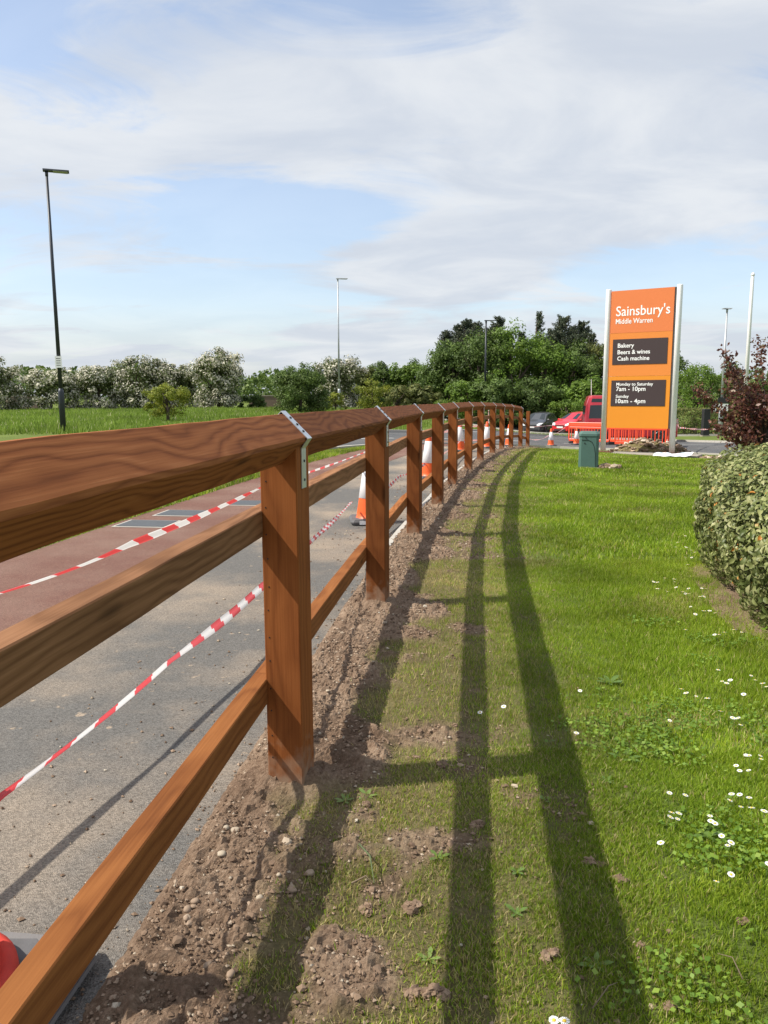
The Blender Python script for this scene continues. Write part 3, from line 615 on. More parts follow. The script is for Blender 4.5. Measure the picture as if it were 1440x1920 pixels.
for (x, y), lab, rz in cones:
    t = thing('traffic_cone', 'orange and white ' + lab, 'traffic cone', (x, y, gz(x, y) + .008), rz, 'orange and white traffic cones')
    for nm, me in zip(('body', 'reflective_sleeve', 'base'), CM): obj(nm, me, t)
    if y < 2:
        obj('flange', pmesh('flange', *lathe_vf([(.120, .06), (.175, .058), (.19, .072), (.187, .092), (.172, .100), (.160, .095), (.155, .085), (.128, .088)], 40, caps=False), M_flange, True), t)
        obj('base_slab', boxm('base_slab', (-.215, .285, -.26, .24, 0.001, .058), M_gbase, .035), t, rz=-.12)
    if 7.5 < y < 8:
        obj('label_tag', boxm('label_tag', (-.035, .035, -.204, -.2, .012, .048), M_paper), t, loc=(-.08, 0, 0))
# drain covers
M_iron = simple('cast_iron', (.09, .095, .10), .55, .3, noise=.3, nscale=40, bump=.6)
for (x, y, lab) in ((-2.42, 7.8, 'nearer grey rectangular access cover set in the red path'), (-2.22, 8.5, 'farther grey rectangular access cover set in the red path'), (-1.65, 9.3, 'dark access cover in the red path close to the nearest post')):
    t = thing('access_cover', lab, 'access cover', (x, y, gz(x, y) + .010), -.13)
    obj('frame', boxm('frame', (-.28, .28, -.22, .22, 0, .004), M_kerb), t); obj('lid', boxm('lid', (-.25, .25, -.19, .19, .004, .008), M_iron), t)
# ------------------------------------------------------------------ sign
L0 = Vector((6.66, 23.5, 0)); R0 = Vector((8.36, 22.45, 0)); SW = (R0 - L0).length
srz = math.atan2(R0.y - L0.y, R0.x - L0.x); SZ0 = -.42
M_alu = simple('silver_post_paint', (.82, .83, .84), .45, .0, noise=.05)
def orange(n, c): return simple(n, c, .62, 0, .3, noise=.03, nscale=3)
M_o1, M_o2, M_o3 = orange('sign_orange_upper', (.70, .20, .065)), orange('sign_orange_middle', (.72, .235, .045)), orange('sign_orange_lower', (.72, .26, .022))
M_blk = simple('sign_dark_panel', (.055, .038, .040), .6, 0, .3); M_wl = simple('white_lettering', (.9, .9, .9), .5)
M_rust = simple('rusty_plate', (.16, .075, .04), .8, .2, noise=.4, nscale=14)
M_conc = simple('concrete', (.30, .265, .22), .9, noise=.25, nscale=5, bump=.5)
sign = thing('totem_sign', 'tall orange supermarket totem sign between two silver posts, dark panels with opening hours', 'shop sign', (L0.x, L0.y, SZ0), srz)
def text_mesh(s, width, cap, bold=.012):
    cu = bpy.data.curves.new('lettering', 'FONT'); cu.body = s; cu.size = 1; cu.extrude = .004; cu.offset = bold; cu.resolution_u = 4
    o = bpy.data.objects.new('tmp', cu); col.objects.link(o); bpy.context.view_layer.update()
    me = bpy.data.meshes.new_from_object(o.evaluated_get(bpy.context.evaluated_depsgraph_get())); bpy.data.objects.remove(o)
    co = np.zeros(len(me.vertices) * 3); me.vertices.foreach_get('co', co); co = co.reshape(-1, 3)
    w = co[:, 0].max() - co[:, 0].min(); co[:, 0] = (co[:, 0] - co[:, 0].min()) * width / w; co[:, 1] *= cap / .73
    co = np.stack([co[:, 0], -co[:, 2], co[:, 1]], -1); me.vertices.foreach_set('co', co.ravel()); me.materials.clear(); me.materials.append(M_wl); me.name = 'lettering'; me.update()
    return me
for i, s in enumerate((0, SW)):
    pv, pf = lathe_vf([(.080, .06), (.080, 4.76), (.076, 4.78)], 24); me = pmesh('post', pv, pf, M_alu, False); 
    for p in me.polygons: p.use_smooth = len(p.vertices) == 4
    po = obj('post', me, sign, loc=(s, 0, 0))
    obj('base_plate', pmesh('base_plate', *join_vf([box_vf(-.27, .27, -.2, .2, .0, .03)]), M_rust), po)
    for bx_ in (-.2, .2):
        for by_ in (-.14, .14): obj('bolt', pmesh('bolt', *lathe_vf([(.02, .03), (.02, .075)], 6, (bx_, by_)), M_rust), po)
PX0, PX1 = .095, SW - .13
zs = [(.74, 2.255, M_o3), (2.26, 3.505, M_o2), (3.51, 4.72, M_o1)]
panels = [obj('sign_panel', boxm('sign_panel', (PX0, PX1, -.05, .05, a, b), m), sign) for a, b, m in zs]
obj('side_trim', boxm('side_trim', (PX1 + .001, SW - .088, -.03, .03, .74, 4.72), simple('dark_gap', (.10, .09, .09), .6)), sign)
def place_text(s, x, z, w, cap, par, y=-.052, bold=.012): obj('lettering', text_mesh(s, w, cap, bold), par, loc=(x, y, z))
place_text("Sainsbury's", .25, 4.00, 1.52, .29, panels[2], bold=.006); place_text("Middle Warren", .25, 3.775, 1.05, .15, panels[2], bold=.008)
d1 = obj('dark_panel', boxm('dark_panel', (.19, 1.75, -.062, -.0505, 2.60, 3.33), M_blk), sign); d2 = obj('dark_panel', boxm('dark_panel', (.19, 1.75, -.062, -.0505, 1.39, 2.14), M_blk), sign)
for s, z, w in (('Bakery', 3.09, .47), ('Beers & wines', 2.90, .93), ('Cash machine', 2.715, .92)): place_text(s, .34, z, w, .125, d1, -.064, .014)
for s, z, w, c in (('Monday to Saturday', 1.985, 1.06, .09), ('7am - 10pm', 1.83, .85, .13), ('Sunday', 1.63, .38, .09), ('10am - 4pm', 1.475, .86, .13)): place_text(s, .34, z, w, c, d2, -.064, .014)
slab = thing('concrete_slab', 'long low concrete slab under the orange sign', 'concrete base', (L0.x, L0.y, SZ0), srz)
obj('slab_top', boxm('slab_top', (-.45, 2.75, -.38, .55, -.35, -.002), M_conc, .01), slab)
M_rub = leafmat('rubble_earth', [(0, (.12, .08, .05)), (.5, (.24, .17, .115)), (.85, (.38, .29, .21)), (1, (.55, .50, .42))], 0, .95, var=.15)
def heap(name, label, cx, cy, rx, ry, h, rz, n=1400, cat='soil heap'):
    t = thing(name, label, cat, (cx, cy, gz(cx, cy)), rz); m = 40; a = np.linspace(-1, 1, m); X, Y = np.meshgrid(a, a)
    r = np.sqrt(X ** 2 + Y ** 2); hh = h * np.clip(1 - r ** 1.6, -.1, 1) * (.7 + .6 * fbm(X * 2 + cx, Y * 2, 7, 3)) + (fbm(X * 8, Y * 8, 5, 3) - .45) * .16 * (h / .4) * (r < 1)
    idx = np.arange(m * m).reshape(m, m); F = np.stack([idx[:-1, :-1], idx[:-1, 1:], idx[1:, 1:], idx[1:, :-1]], -1).reshape(-1, 4)
    obj('mound', fastmesh('mound', np.stack([X * rx, Y * ry, hh], -1).reshape(-1, 3), F, np.full(len(F), 4), M_soil, smooth=True), t)
    k = rng.integers(0, m * m, n); ok = (r.ravel()[k] < .95); k = k[ok]; s = .015 + .07 * rng.random(len(k)) ** 3
    C = np.stack([X.ravel()[k] * rx + rng.uniform(-.05, .05, len(k)), Y.ravel()[k] * ry, hh.ravel()[k] + s * .3], -1)
    tag(obj('rubble', blobs('rubble', C, s, M_rub, rng.random(len(k)), .6, .35), t), kind='stuff')
u_ = Vector((math.cos(srz), math.sin(srz), 0)); v_ = Vector((-u_.y, u_.x, 0))
c_ = L0 + u_ * 1.0 + v_ * 1.55; heap('spoil_heap', 'heap of dug earth and broken concrete behind the orange sign', c_.x, c_.y, 1.35, .95, .52, srz)
c_ = L0 + u_ * 3.05 + v_ * (-.05); heap('spoil_heap', 'small strip of dark earth at the right end of the concrete slab', c_.x, c_.y, .42, .35, .10, srz, 200)
bag = thing('plastic_sheet', 'crumpled white and pale blue plastic sheet lying against the concrete slab', 'plastic sheet', tuple((L0 + u_ * 2.15 + v_ * (-.62)))[:2] + (gz(8.2, 21.8) + .0,), srz)
def sheet():
    m, n = 26, 12; X, Y = np.meshgrid(np.linspace(-.52, .52, m), np.linspace(-.2, .2, n)); Zs = .05 + .16 * (Y + .2) + (fbm(X * 5 + 3, Y * 9, 2, 3) - .4) * .12 + np.clip(X, 0, 1) * .1
    idx = np.arange(m * n).reshape(n, m); F = np.stack([idx[:-1, :-1], idx[:-1, 1:], idx[1:, 1:], idx[1:, :-1]], -1).reshape(-1, 4)
    mt, nt, b = newmat('plastic_sheet'); tc = nt.nodes.new('ShaderNodeTexCoord'); nz = nt.nodes.new('ShaderNodeTexNoise'); nz.inputs['Scale'].default_value = 4; nt.links.new(tc.outputs['Object'], nz.inputs['Vector'])
    cr = rampnode(nt, [(.45, (.8, .8, .8)), (.55, (.45, .65, .75)), (.6, (.8, .8, .82))]); nt.links.new(nz.outputs['Fac'], cr.inputs[0]); nt.links.new(cr.outputs[0], b.inputs['Base Color']); b.inputs['Roughness'].default_value = .35
    o = obj('sheet', fastmesh('sheet', np.stack([X, Y * (1 + .4 * X), Zs], -1).reshape(-1, 3), F, np.full(len(F), 4), mt, smooth=True), bag)
sheet()
# green cabinet
def cabinet():
    x, y = 4.24, 16.0; M_g = simple('dark_green_cabinet', (.075, .145, .125), .5, 0, .4, noise=.15, nscale=7); M_dk = simple('cabinet_seam', (.01, .015, .015), .7)
    t = thing('utility_cabinet', 'small dark green utility cabinet standing on the lawn left of the sign', 'utility cabinet', (x, y, gz(x, y) - .02), -.28)
    W, D, Hh = .20, .15, .72; c = .05
    def ring(s, z): w, d = W * s, D * s; return [(-w + c, -d, z), (w - c, -d, z), (w, -d + c, z), (w, d - c, z), (w - c, d, z), (-w + c, d, z), (-w, d - c, z), (-w, -d + c, z)]
    rs = ring(1, .03) + ring(.98, Hh - .05) + ring(1.05, Hh - .045) + [(a, b, z + (.035 if b > 0 else .0) + .0) for a, b, z in ring(1.03, Hh)] + [(a * .8, b * .8, z + .03) for a, b, z in ring(1, Hh + .02)]
    F = []
    for k in range(4):
        for i in range(8): j = (i + 1) % 8; F.append((k * 8 + i, k * 8 + j, k * 8 + 8 + j, k * 8 + 8 + i))
    F.append(tuple(range(32, 40))); F.append(tuple(range(7, -1, -1)))
    obj('body', pmesh('body', rs, F, M_g), t)
    pts = [(-.15, -.153, .60), (-.02, -.153, .60), (.06, -.153, .56), (.11, -.153, .46), (.135, -.153, .30), (.14, -.153, .05)]
    obj('door_seam', pmesh('door_seam', *tube_vf(pts, .005, 5), M_dk), t)
    lk = pmesh('lock', *lathe_vf([(.014, 0), (.014, .006)], 10), M_dk)
    for q in ((-.06, -.151, .64), (-.08, -.151, .53)): obj('lock', lk, t, M=Matrix.Translation(q) @ Matrix.Rotation(R(90), 4, 'X'))
    obj('plinth', boxm('plinth', (-.17, .23, -.17, .2, -.1, .035), M_conc, .01), t)
    heap('spoil_heap', 'little patch of dark earth beside the green cabinet', x + .42, y - .1, .22, .16, .06, .2, 120)
cabinet()
# ------------------------------------------------------------------ barriers
M_bar = simple('orange_red_plastic', (.80, .085, .03), .4, noise=.06); M_foot = simple('black_rubber_foot', (.03, .03, .03), .8)
def barrier_meshes():
    W, Hh = 2.0, 1.0
    fr = [box_vf(-1, 1, -.02, .02, .80, 1.0, .018), box_vf(-.95, .95, -.018, .018, .70, .795, .012), box_vf(-.97, .97, -.02, .02, .12, .24, .018), box_vf(-1, -.93, -.0195, .0195, .20, .84, .015), box_vf(.93, 1, -.0195, .0195, .20, .84, .015)]
    f = pmesh('frame', *join_vf(fr), M_bar); bar = boxm('bar', (-.016, .016, -.013, .013, .23, .71), M_bar, .005); foot = boxm('foot', (-.05, .05, -.3, .3, 0, .13), M_foot, .02); st = boxm('reflective_strip', (-.9, .9, -.0225, -.0205, .86, .94), simple('reflective_strip', (.85, .12, .05), .3))
    return f, bar, foot, st
BM = barrier_meshes()
bars = [((8.5, 36.0), (9.9, 34.6), 'leftmost red plastic barrier, beside the green cabinet'), ((9.9, 34.6), (11.1, 33.0), 'red plastic barrier hidden behind the left sign post'), ((9.0, 30.2), (10.7, 29.2), 'red plastic barrier seen under the middle of the orange sign'), ((10.72, 29.18), (12.3, 28.0), 'rightmost red plastic barrier, behind the right sign post')]
bars = [((8.62, 36.2), (10.2, 35.0), 'leftmost red plastic barrier, beside the green cabinet'), ((10.2, 34.98), (11.1, 33.2), 'red plastic barrier partly hidden by the left sign post'), ((9.15, 30.9), (10.95, 29.9), 'orange red plastic barrier seen below the orange sign panel'), ((11.0, 30.0), (11.75, 31.8), 'end barrier turned away behind the right sign post')]
for a, b, lab in bars:
    cx, cy = (a[0] + b[0]) / 2, (a[1] + b[1]) / 2
    t = thing('plastic_barrier', lab, 'safety barrier', (cx, cy, gz(cx, cy)), math.atan2(b[1] - a[1], b[0] - a[0]), 'red plastic barriers round the sign works')
    obj('frame', BM[0], t); obj('reflective_strip', BM[3], t)
    for sx in (-.8, .8): obj('foot', BM[2], t, loc=(sx, 0, 0))
    for q in range(13): obj('bar', BM[1], t, loc=(-.84 + q * .14, 0, 0))
# ------------------------------------------------------------------ vehicles
M_tyre = simple('tyre', (.02, .02, .02), .85); M_rim = simple('alloy_rim', (.55, .56, .58), .3, .7); M_glass = simple('car_glass', (.02, .026, .03), .12, 0, .6); M_lens = simple('headlight_lens', (.75, .78, .8), .12); M_plate = simple('number_plate', (.75, .75, .72), .5); M_trim = simple('black_trim', (.02, .02, .022), .6)
M_tail = simple('tail_light', (.5, .02, .02), .3)
def vehicle(name, label, loc, rz, stations, paint, screen, wins, wheelx, wr, hl, L, plate_z=.45, extra=None):
    t = thing(name, label, 'car' if 'car' in name else 'van', loc, rz)
    S = sorted(stations, key=lambda s: s[0]); xs = np.array([s[0] for s in S])
    def at(x): return [float(np.interp(x, xs, [s[k] for s in S])) for k in range(1, 6)]
    xg = sorted(set(list(np.linspace(xs[0], xs[-1], 40)) + list(xs)))
    V = []; F = []
    for x in xg:
        zb, zbelt, zr, wb, wrf = at(x); zm = zb + (zbelt - zb) * .45
        half = [(wb * .90, zb), (wb * .99, zb + .08), (wb, zm), (wb * .985, zbelt), (wrf + (wb - wrf) * .10, zbelt + (zr - zbelt) * .9), (wrf * .9, zr), (wrf * .45, zr + .025), (0, zr + .03)]
        ring = half + [(-a, b) for a, b in half[-2::-1]]
        V += [(x, a, b) for a, b in ring]
    n = 15
    for k in range(len(xg) - 1):
        for i in range(n): j = (i + 1) % n; F.append((k * n + i, k * n + n + i, k * n + n + j, k * n + j))
    F.append(tuple(range(n))); F.append(tuple((len(xg) - 1) * n + i for i in range(n - 1, -1, -1)))
    me = pmesh('body', V, F, paint, True); me.set_sharp_from_angle(angle=R(38)); obj('body', me, t)
    def panel(nm, P, mat, th=.012):
        P = [Vector(p) for p in P]; nn = (P[1] - P[0]).cross(P[-1] - P[0]).normalized()
        m = len(P); V = [tuple(p) for p in P] + [tuple(p + nn * th) for p in P]; F = [tuple(range(m - 1, -1, -1)), tuple(range(m, 2 * m))] + [(i, (i + 1) % m, m + (i + 1) % m, m + i) for i in range(m)]
        return obj(nm, pmesh(nm, V, F, mat), t)
    if screen:
        x0, x1 = screen; _, _, z0, _, w0 = at(x0); _, _, z1, _, w1 = at(x1)
        panel('windscreen', [(x0, -w0 * .9, z0 + .012), (x0, w0 * .9, z0 + .012), (x1, w1 * .84, z1 + .012), (x1, -w1 * .84, z1 + .012)], M_glass)
    for (a, b, a2, b2, t0, t1) in wins:
        for sgn in (1, -1):
            P = []
            for x, tt in ((a, t0), (b, t0), (b2, t1), (a2, t1)):
                _, zbelt, zr, wb, wrf = at(x); P.append((x, sgn * (wb * .985 + (wrf + (wb - wrf) * .1 - wb * .985) * tt / .9 + .002), zbelt + (zr - zbelt) * tt))
            if sgn < 0: P = P[::-1]
            panel('side_window', P, M_glass, .008)
    for wx in wheelx:
        for sgn in (1, -1):
            wb = at(wx)[3]
            arch = pmesh('wheel_arch', *lathe_vf([(wr + .07, 0), (wr + .07, .02)], 20), M_trim)
            obj('wheel_arch', arch, t, M=Matrix.Translation((wx, sgn * (wb - .012 if sgn > 0 else wb + .008 - .02 + .02), wr)) @ Matrix.Rotation(R(-90 * sgn), 4, 'X'))
            w = obj('wheel', pmesh('wheel', *lathe_vf([(wr * .62, -.09), (wr * .95, -.1), (wr, -.07), (wr, .07), (wr * .95, .1), (wr * .62, .09)], 22), M_tyre, True), t, M=Matrix.Translation((wx, sgn * (wb - .05), wr)) @ Matrix.Rotation(R(-90 * sgn), 4, 'X'))
            rp = [lathe_vf([(wr * .60, .05), (wr * .66, .085), (wr * .62, .095), (wr * .58, .06)], 20, caps=False), lathe_vf([(wr * .16, .05), (wr * .14, .09)], 10)]
            for q in range(6):
                a_ = q * math.pi / 3; c0, s0 = math.cos(a_), math.sin(a_); pv = [(c0 * r_ - s0 * e, s0 * r_ + c0 * e, z) for z in (.06, .085) for r_, e in ((.05, -.03), (wr * .62, -.035), (wr * .62, .035), (.05, .03))]
                rp.append((pv, [(3, 2, 1, 0), (4, 5, 6, 7), (0, 1, 5, 4), (1, 2, 6, 5), (2, 3, 7, 6), (3, 0, 4, 7)]))
            obj('rim', pmesh('rim', *join_vf(rp), M_rim), w)
    fx_ = xs[-1]
    if hl:
        for sgn in (1, -1):
            P = [(fx_ - .02, sgn * .42, hl - .06), (fx_ - .02, sgn * .62, hl - .04), (fx_ - .30, sgn * (at(fx_ - .3)[3] * 1.0), hl + .13), (fx_ - .22, sgn * .55, hl + .13), (fx_ - .05, sgn * .42, hl + .03)]
            q = [Vector(p) + Vector((.03, sgn * .01, .0)) for p in P]
            if sgn < 0: q = q[::-1]
            panel('headlight', q, M_lens, .02)
        obj('grille', boxm('grille', (fx_ - .01, fx_ + .012, -.45, .45, hl - .10, hl - .02), M_trim), t)
        obj('lower_intake', boxm('lower_intake', (fx_ - .01, fx_ + .014, -.5, .5, .27, .38), M_trim), t)
        obj('number_plate', boxm('number_plate', (fx_ + .013, fx_ + .025, -.26, .26, plate_z, plate_z + .11), M_plate), t)
        for sgn in (1, -1):
            mx_ = screen[0] - .12; wbb = at(mx_)[3]; y0 = sorted((sgn * wbb, sgn * (wbb + .17)))
            obj('wing_mirror', boxm('wing_mirror', (mx_ - .07, mx_ + .05, y0[0], y0[1], at(mx_)[1] + .0, at(mx_)[1] + .13), paint, .03), t)
    bx_ = xs[0]
    for sgn in (1, -1):
        y0 = sorted((sgn * .55, sgn * .72)); obj('tail_light', boxm('tail_light', (bx_ - .012, bx_ + .05, y0[0], y0[1], .75, 1.0), M_tail, .01), t)
    return t
def paint(n, c, m=.3):
    mt = simple(n, c, .28, m); mt.node_tree.nodes['Principled BSDF'].inputs['Coat Weight'].default_value = .6; return mt
HB = [(1.93, .28, .60, .64, .66, .60), (1.84, .22, .66, .72, .76, .68), (1.55, .20, .80, .86, .83, .74), (1.1, .20, .93, 1.0, .845, .76), (.25, .20, .96, 1.44, .85, .60), (-.5, .20, .98, 1.52, .85, .59), (-1.3, .20, 1.0, 1.47, .84, .56), (-1.75, .24, 1.02, 1.18, .80, .62), (-1.90, .30, .95, 1.02, .76, .66), (-1.95, .36, .85, .90, .70, .64)]
x, y = 11.55, 57.5
vehicle('hatchback_car', 'dark grey hatchback car facing the camera by the trees, left of the red car', (x, y, gz(x, y)), math.atan2(-.86, -.5), HB, paint('dark_grey_paint', (.09, .092, .10), .4), (1.02, .33), [(.62, -.25, .2, -.25, .12, .82), (-.33, -1.2, -.33, -1.1, .12, .82)], (1.2, -1.3), .31, .66, 3.9)
x, y = 13.6, 54.5
vehicle('hatchback_car', 'bright red car behind the red barrier, between the grey car and the van', (x, y, gz(x, y) + .05), math.atan2(-.62, -.78), HB, paint('red_car_paint', (.62, .02, .03), .1), (1.02, .33), [(.62, -.25, .2, -.25, .12, .82), (-.33, -1.2, -.33, -1.1, .12, .82)], (1.2, -1.3), .31, .66, 3.9)
VN = [(2.25, .30, .80, .88, .80, .70), (2.1, .25, .95, 1.08, .90, .80), (1.6, .25, 1.1, 1.22, .93, .84), (.95, .25, 1.15, 1.95, .95, .78), (.7, .25, 1.15, 2.05, .95, .84), (.4, .25, 1.15, 2.34, .95, .82), (-1.95, .25, 1.15, 2.36, .95, .82), (-2.12, .25, 1.15, 2.30, .94, .80), (-2.22, .28, 1.12, 1.95, .93, .84), (-2.30, .33, 1.05, 1.25, .92, .86)]
x, y = 12.62, 40.0
M_van = paint('dark_red_van_paint', (.42, .02, .035), .1)
vt = vehicle('high_roof_van', 'dark red high roofed van standing behind the orange sign', (x, y, gz(x, y)), -.17, VN, M_van, (1.5, 1.0), [(-1.15, -2.10, -1.15, -2.04, .06, .62), (-.0, -1.0, -.0, -1.0, .06, .58), (.85, .15, .75, .15, .06, .58), (-.7, -2.0, -.7, -1.96, .74, .88), (.2, -.6, .2, -.6, .72, .86)], (1.35, -1.5), .35, .78, 4.6)
obj('rear_window', boxm('rear_window', (-2.285, -2.22, -.62, .62, 1.35, 1.85), M_glass), vt)
obj('roof_aerial', pmesh('roof_aerial', *tube_vf([(-1.9, .3, 2.3), (-1.93, .3, 3.2)], [.02, .014], 6), M_alu), vt)
# ------------------------------------------------------------------ lamps
M_dkpole = simple('dark_lamp_paint', (.035, .04, .05), .45, .3); M_gpole = simple('grey_lamp_paint', (.42, .44, .46), .45, .4, noise=.1)
def lamp(label, x, y, h, mat, rz, double=False, base_r=.11, r0=.075, r1=.045, head=.62, basecol=None):
    z = gz(x, y); t = thing('street_lamp', label, 'street lamp', (x, y, z), rz)
    obj('base', pmesh('base', *lathe_vf([(base_r, -.1), (base_r, 1.45), (r0, 1.6)], 14), basecol or mat, True), t)
    obj('pole', pmesh('pole', *lathe_vf([(r0, 1.595), (r1, h - .2)], 12), mat, True), t)
    obj('spigot', pmesh('spigot', *lathe_vf([(r1 * 1.15, h - .2), (r1 * 1.25, h - .02)], 12), mat, True), t)
    M_lp = bpy.data.materials.get('lamp_lens') or simple('lamp_lens', (.35, .36, .36), .2)
    for s in ((1, -1) if double else (1,)):
        w = .2; V = [(-.12 * s, -w * .6, 0), (head * s, -w, .03), (head * s, w, .03), (-.12 * s, w * .6, 0), (-.12 * s, -w * .5, .07), (head * s, -w * .9, .06), (head * s, w * .9, .06), (-.12 * s, w * .5, .07)]
        F = [(0, 1, 2, 3), (7, 6, 5, 4), (0, 4, 5, 1), (1, 5, 6, 2), (2, 6, 7, 3), (3, 7, 4, 0)]
        if s > 0: F = [f[::-1] for f in F]
        hd = obj('lamp_head', pmesh('lamp_head', [(a, b, c + h - .03) for a, b, c in V], F, M_dkpole if mat is M_dkpole else mat), t)
        q = sorted((.22 * s, (head - .05) * s)); obj('lens', boxm('lens', (q[0], q[1], -w * .75, w * .75, h - .025, h + .0), M_lp), hd)
    return t
lp = lamp('tall black street lamp at the left, with a small white notice on its pole', -11.95, 29, 9.25, M_dkpole, .35, base_r=.105, head=.75)
nt_ = obj('notice', boxm('notice', (-.12, .12, -.105, -.09, 2.0, 2.42), M_paper), lp, rz=-.35, loc=(.02, 0, .35)); 
for i in range(4): obj('notice_line', boxm('notice_line', (-.08, .08, -.107, -.1055, 2.08 + i * .08, 2.10 + i * .08), M_trim), nt_)
lamp('slim grey street lamp standing in front of the white blossom tree', -3.45, 61, 9.9, M_gpole, .2, base_r=.11, head=.75)
lamp('black street lamp in front of the dark pines, behind the fence', 8.05, 62, 7.9, M_dkpole, .1, base_r=.11, r0=.085, r1=.06, head=.8)
rl = lamp('grey street lamp at the right, behind the purple leaved tree', 21.0, 48.5, 7.75, M_gpole, 0, True, .13, .08, .05, .26)
obj('sign_plate', boxm('sign_plate', (-.55, .35, -.17, -.14, 1.55, 2.0), M_paper), rl); obj('sign_plate', boxm('sign_plate', (-.3, .35, -.17, -.14, 2.05, 2.4), M_trim), rl)
fp = thing('flagpole', 'white flagpole rising behind the purple leaved tree', 'flagpole', (9.25, 20.0, gz(9.25, 20)))
M_fp = simple('white_pole_paint', (.8, .8, .8), .4); M_bk = simple('grey_bracket', (.45, .48, .5), .5, .4)
obj('pole', pmesh('pole', *lathe_vf([(.055, .55), (.04, 4.60), (.028, 4.63)], 12), M_fp, True), fp); obj('socket', pmesh('socket', *lathe_vf([(.075, -.1), (.075, .5), (.06, .56)], 12), M_bk, True), fp); obj('finial', pmesh('finial', *lathe_vf([(.03, 4.62), (.05, 4.65), (.04, 4.70), (.01, 4.72)], 10), M_fp, True), fp)
obj('bracket', boxm('bracket', (-.16, .18, -.03, .03, .45, .72), M_bk, .01), fp)
# bollards / cabinet at far side by right lamp
x, y = 20.2, 48.8; t = thing('roadside_cabinet', 'tall black roadside cabinet beside the right hand street lamp', 'cabinet', (x, y, gz(x, y)), .1); obj('body', boxm('body', (-.22, .22, -.15, .15, 0, 1.7), M_trim, .03), t); obj('plinth', boxm('plinth', (-.25, .25, -.18, .18, -.1, .06), M_conc), t)
tape([tuple(R0 + Vector((.1, 0, SZ0 + 1.02))), (10.5, 27.5, gz(10.5, 27.5) + .85), (17.8, 40, gz(17.8, 40) + .75)], 'white tape sagging from the right sign post towards the far hedge', .10, .03, .5, seed=14)
# ------------------------------------------------------------------ foliage
def rand_dirs(n):
    v = rng.normal(size=(n, 3)); return v / np.linalg.norm(v, axis=1)[:, None]
def leaves(name, P, N, size, mats, rnd, aspect=.55, midx=None, droop=0.):
    """diamond leaves at P facing roughly N"""
    n = len(P); N = N / np.linalg.norm(N, axis=1)[:, None]; T = rand_dirs(n); T[:, 2] -= droop; T -= N * (T * N).sum(1)[:, None]; T /= np.linalg.norm(T, axis=1)[:, None] + 1e-9; B = np.cross(N, T)
    s = np.broadcast_to(size, (n,))[:, None]
    V = np.stack([P - T * s * .5, P + B * s * aspect * .5 - T * s * .05, P + T * s * .5, P - B * s * aspect * .5 - T * s * .05], 1)
    F = np.arange(n * 4); return fastmesh(name, V.reshape(-1, 3), F, np.full(n, 4), mats, attr=np.repeat(rnd, 4), midx=midx)
def crown_points(R3, nclump, nleaf, seed=0, clump=.22, lump=.22, flat_bottom=-.95, full=True):
    d = rand_dirs(nclump * 2); d = d[d[:, 2] > flat_bottom][:nclump]; nclump = len(d)
    ph = rng.uniform(0, 6, 6)
    lum = 1 + lump * (np.sin(d[:, 0] * 3 + ph[0]) * .5 + np.sin(d[:, 1] * 4 + ph[1]) * .4 + np.sin(d[:, 2] * 5 + d[:, 0] * 3 + ph[2]) * .5)
    rad = rng.uniform(.45, .90, nclump) * lum; dd = d.copy(); q = np.maximum(np.hypot(d[:, 0], d[:, 1]), .25)
    if full: dd[:, :2] = np.where(d[:, 2:3] < .15, d[:, :2] / q[:, None] * rng.uniform(.45, 1., nclump)[:, None], d[:, :2])
    C = dd * rad[:, None] * np.array(R3)
    if full: C[:, 2] = np.where(d[:, 2] < .3, rng.uniform(-.98, .4, nclump) * R3[2], C[:, 2])
    cs = rng.uniform(.6, 1.3, nclump) * clump * (R3[0] + R3[2]) / 2
    k = rng.integers(0, nclump, nleaf); o = rand_dirs(nleaf) * (rng.random(nleaf) ** .45)[:, None]; o[:, 2] *= .75
    P = C[k] + o * cs[k][:, None]; N = o * 1.0 + d[k] * .35 + rand_dirs(nleaf) * .7 + np.array([0, 0, .3])
    return P, N, (np.linalg.norm(P / np.array(R3), axis=1)), k
def trunk_vf(h, r, limbs=5, spread=.5, seed=0):
    rr = random.Random(seed); parts = [tube_vf([(0, 0, -.2), (rr.uniform(-.05, .05) * h, 0, h * .3), (rr.uniform(-.08, .08) * h, rr.uniform(-.05, .05) * h, h * .6), (rr.uniform(-.1, .1) * h, 0, h * .88)], [r * 1.2, r, r * .7, r * .2], 7)]
    for i in range(limbs):
        a = i * 2.4 + rr.random(); z = h * rr.uniform(.2, .5); s = spread * h * rr.uniform(.5, .9)
        parts.append(tube_vf([(0, 0, z), (math.cos(a) * s * .5, math.sin(a) * s * .5, z + h * .16), (math.cos(a) * s, math.sin(a) * s, z + h * .34)], [r * .6, r * .4, r * .12], 5))
    return join_vf(parts)
M_bark = simple('bark', (.10, .075, .055), .95, noise=.4, nscale=9, bump=.6)
def G(a, b): return leafmat('foliage', [(0, a), (1, b)], .3, var=.3)
M_green = leafmat('bright_green_foliage', [(0, (.065, .12, .016)), (.5, (.125, .21, .028)), (1, (.20, .29, .04))], .35, var=.3)
M_mid = leafmat('mid_green_foliage', [(0, (.05, .085, .02)), (.5, (.09, .145, .03)), (1, (.15, .21, .045))], .3, var=.3)
M_yel = leafmat('yellow_green_foliage', [(0, (.10, .14, .014)), (.5, (.19, .23, .025)), (1, (.32, .31, .04))], .35, var=.25)
M_oliv = leafmat('olive_foliage', [(0, (.075, .10, .025)), (.6, (.15, .17, .045)), (1, (.24, .22, .07))], .3, var=.25)
M_haw = leafmat('hawthorn_blossom_and_leaf', [(0, (.075, .10, .03)), (.42, (.15, .18, .06)), (.46, (.46, .44, .33)), (1, (.68, .65, .54))], .25, var=.15)
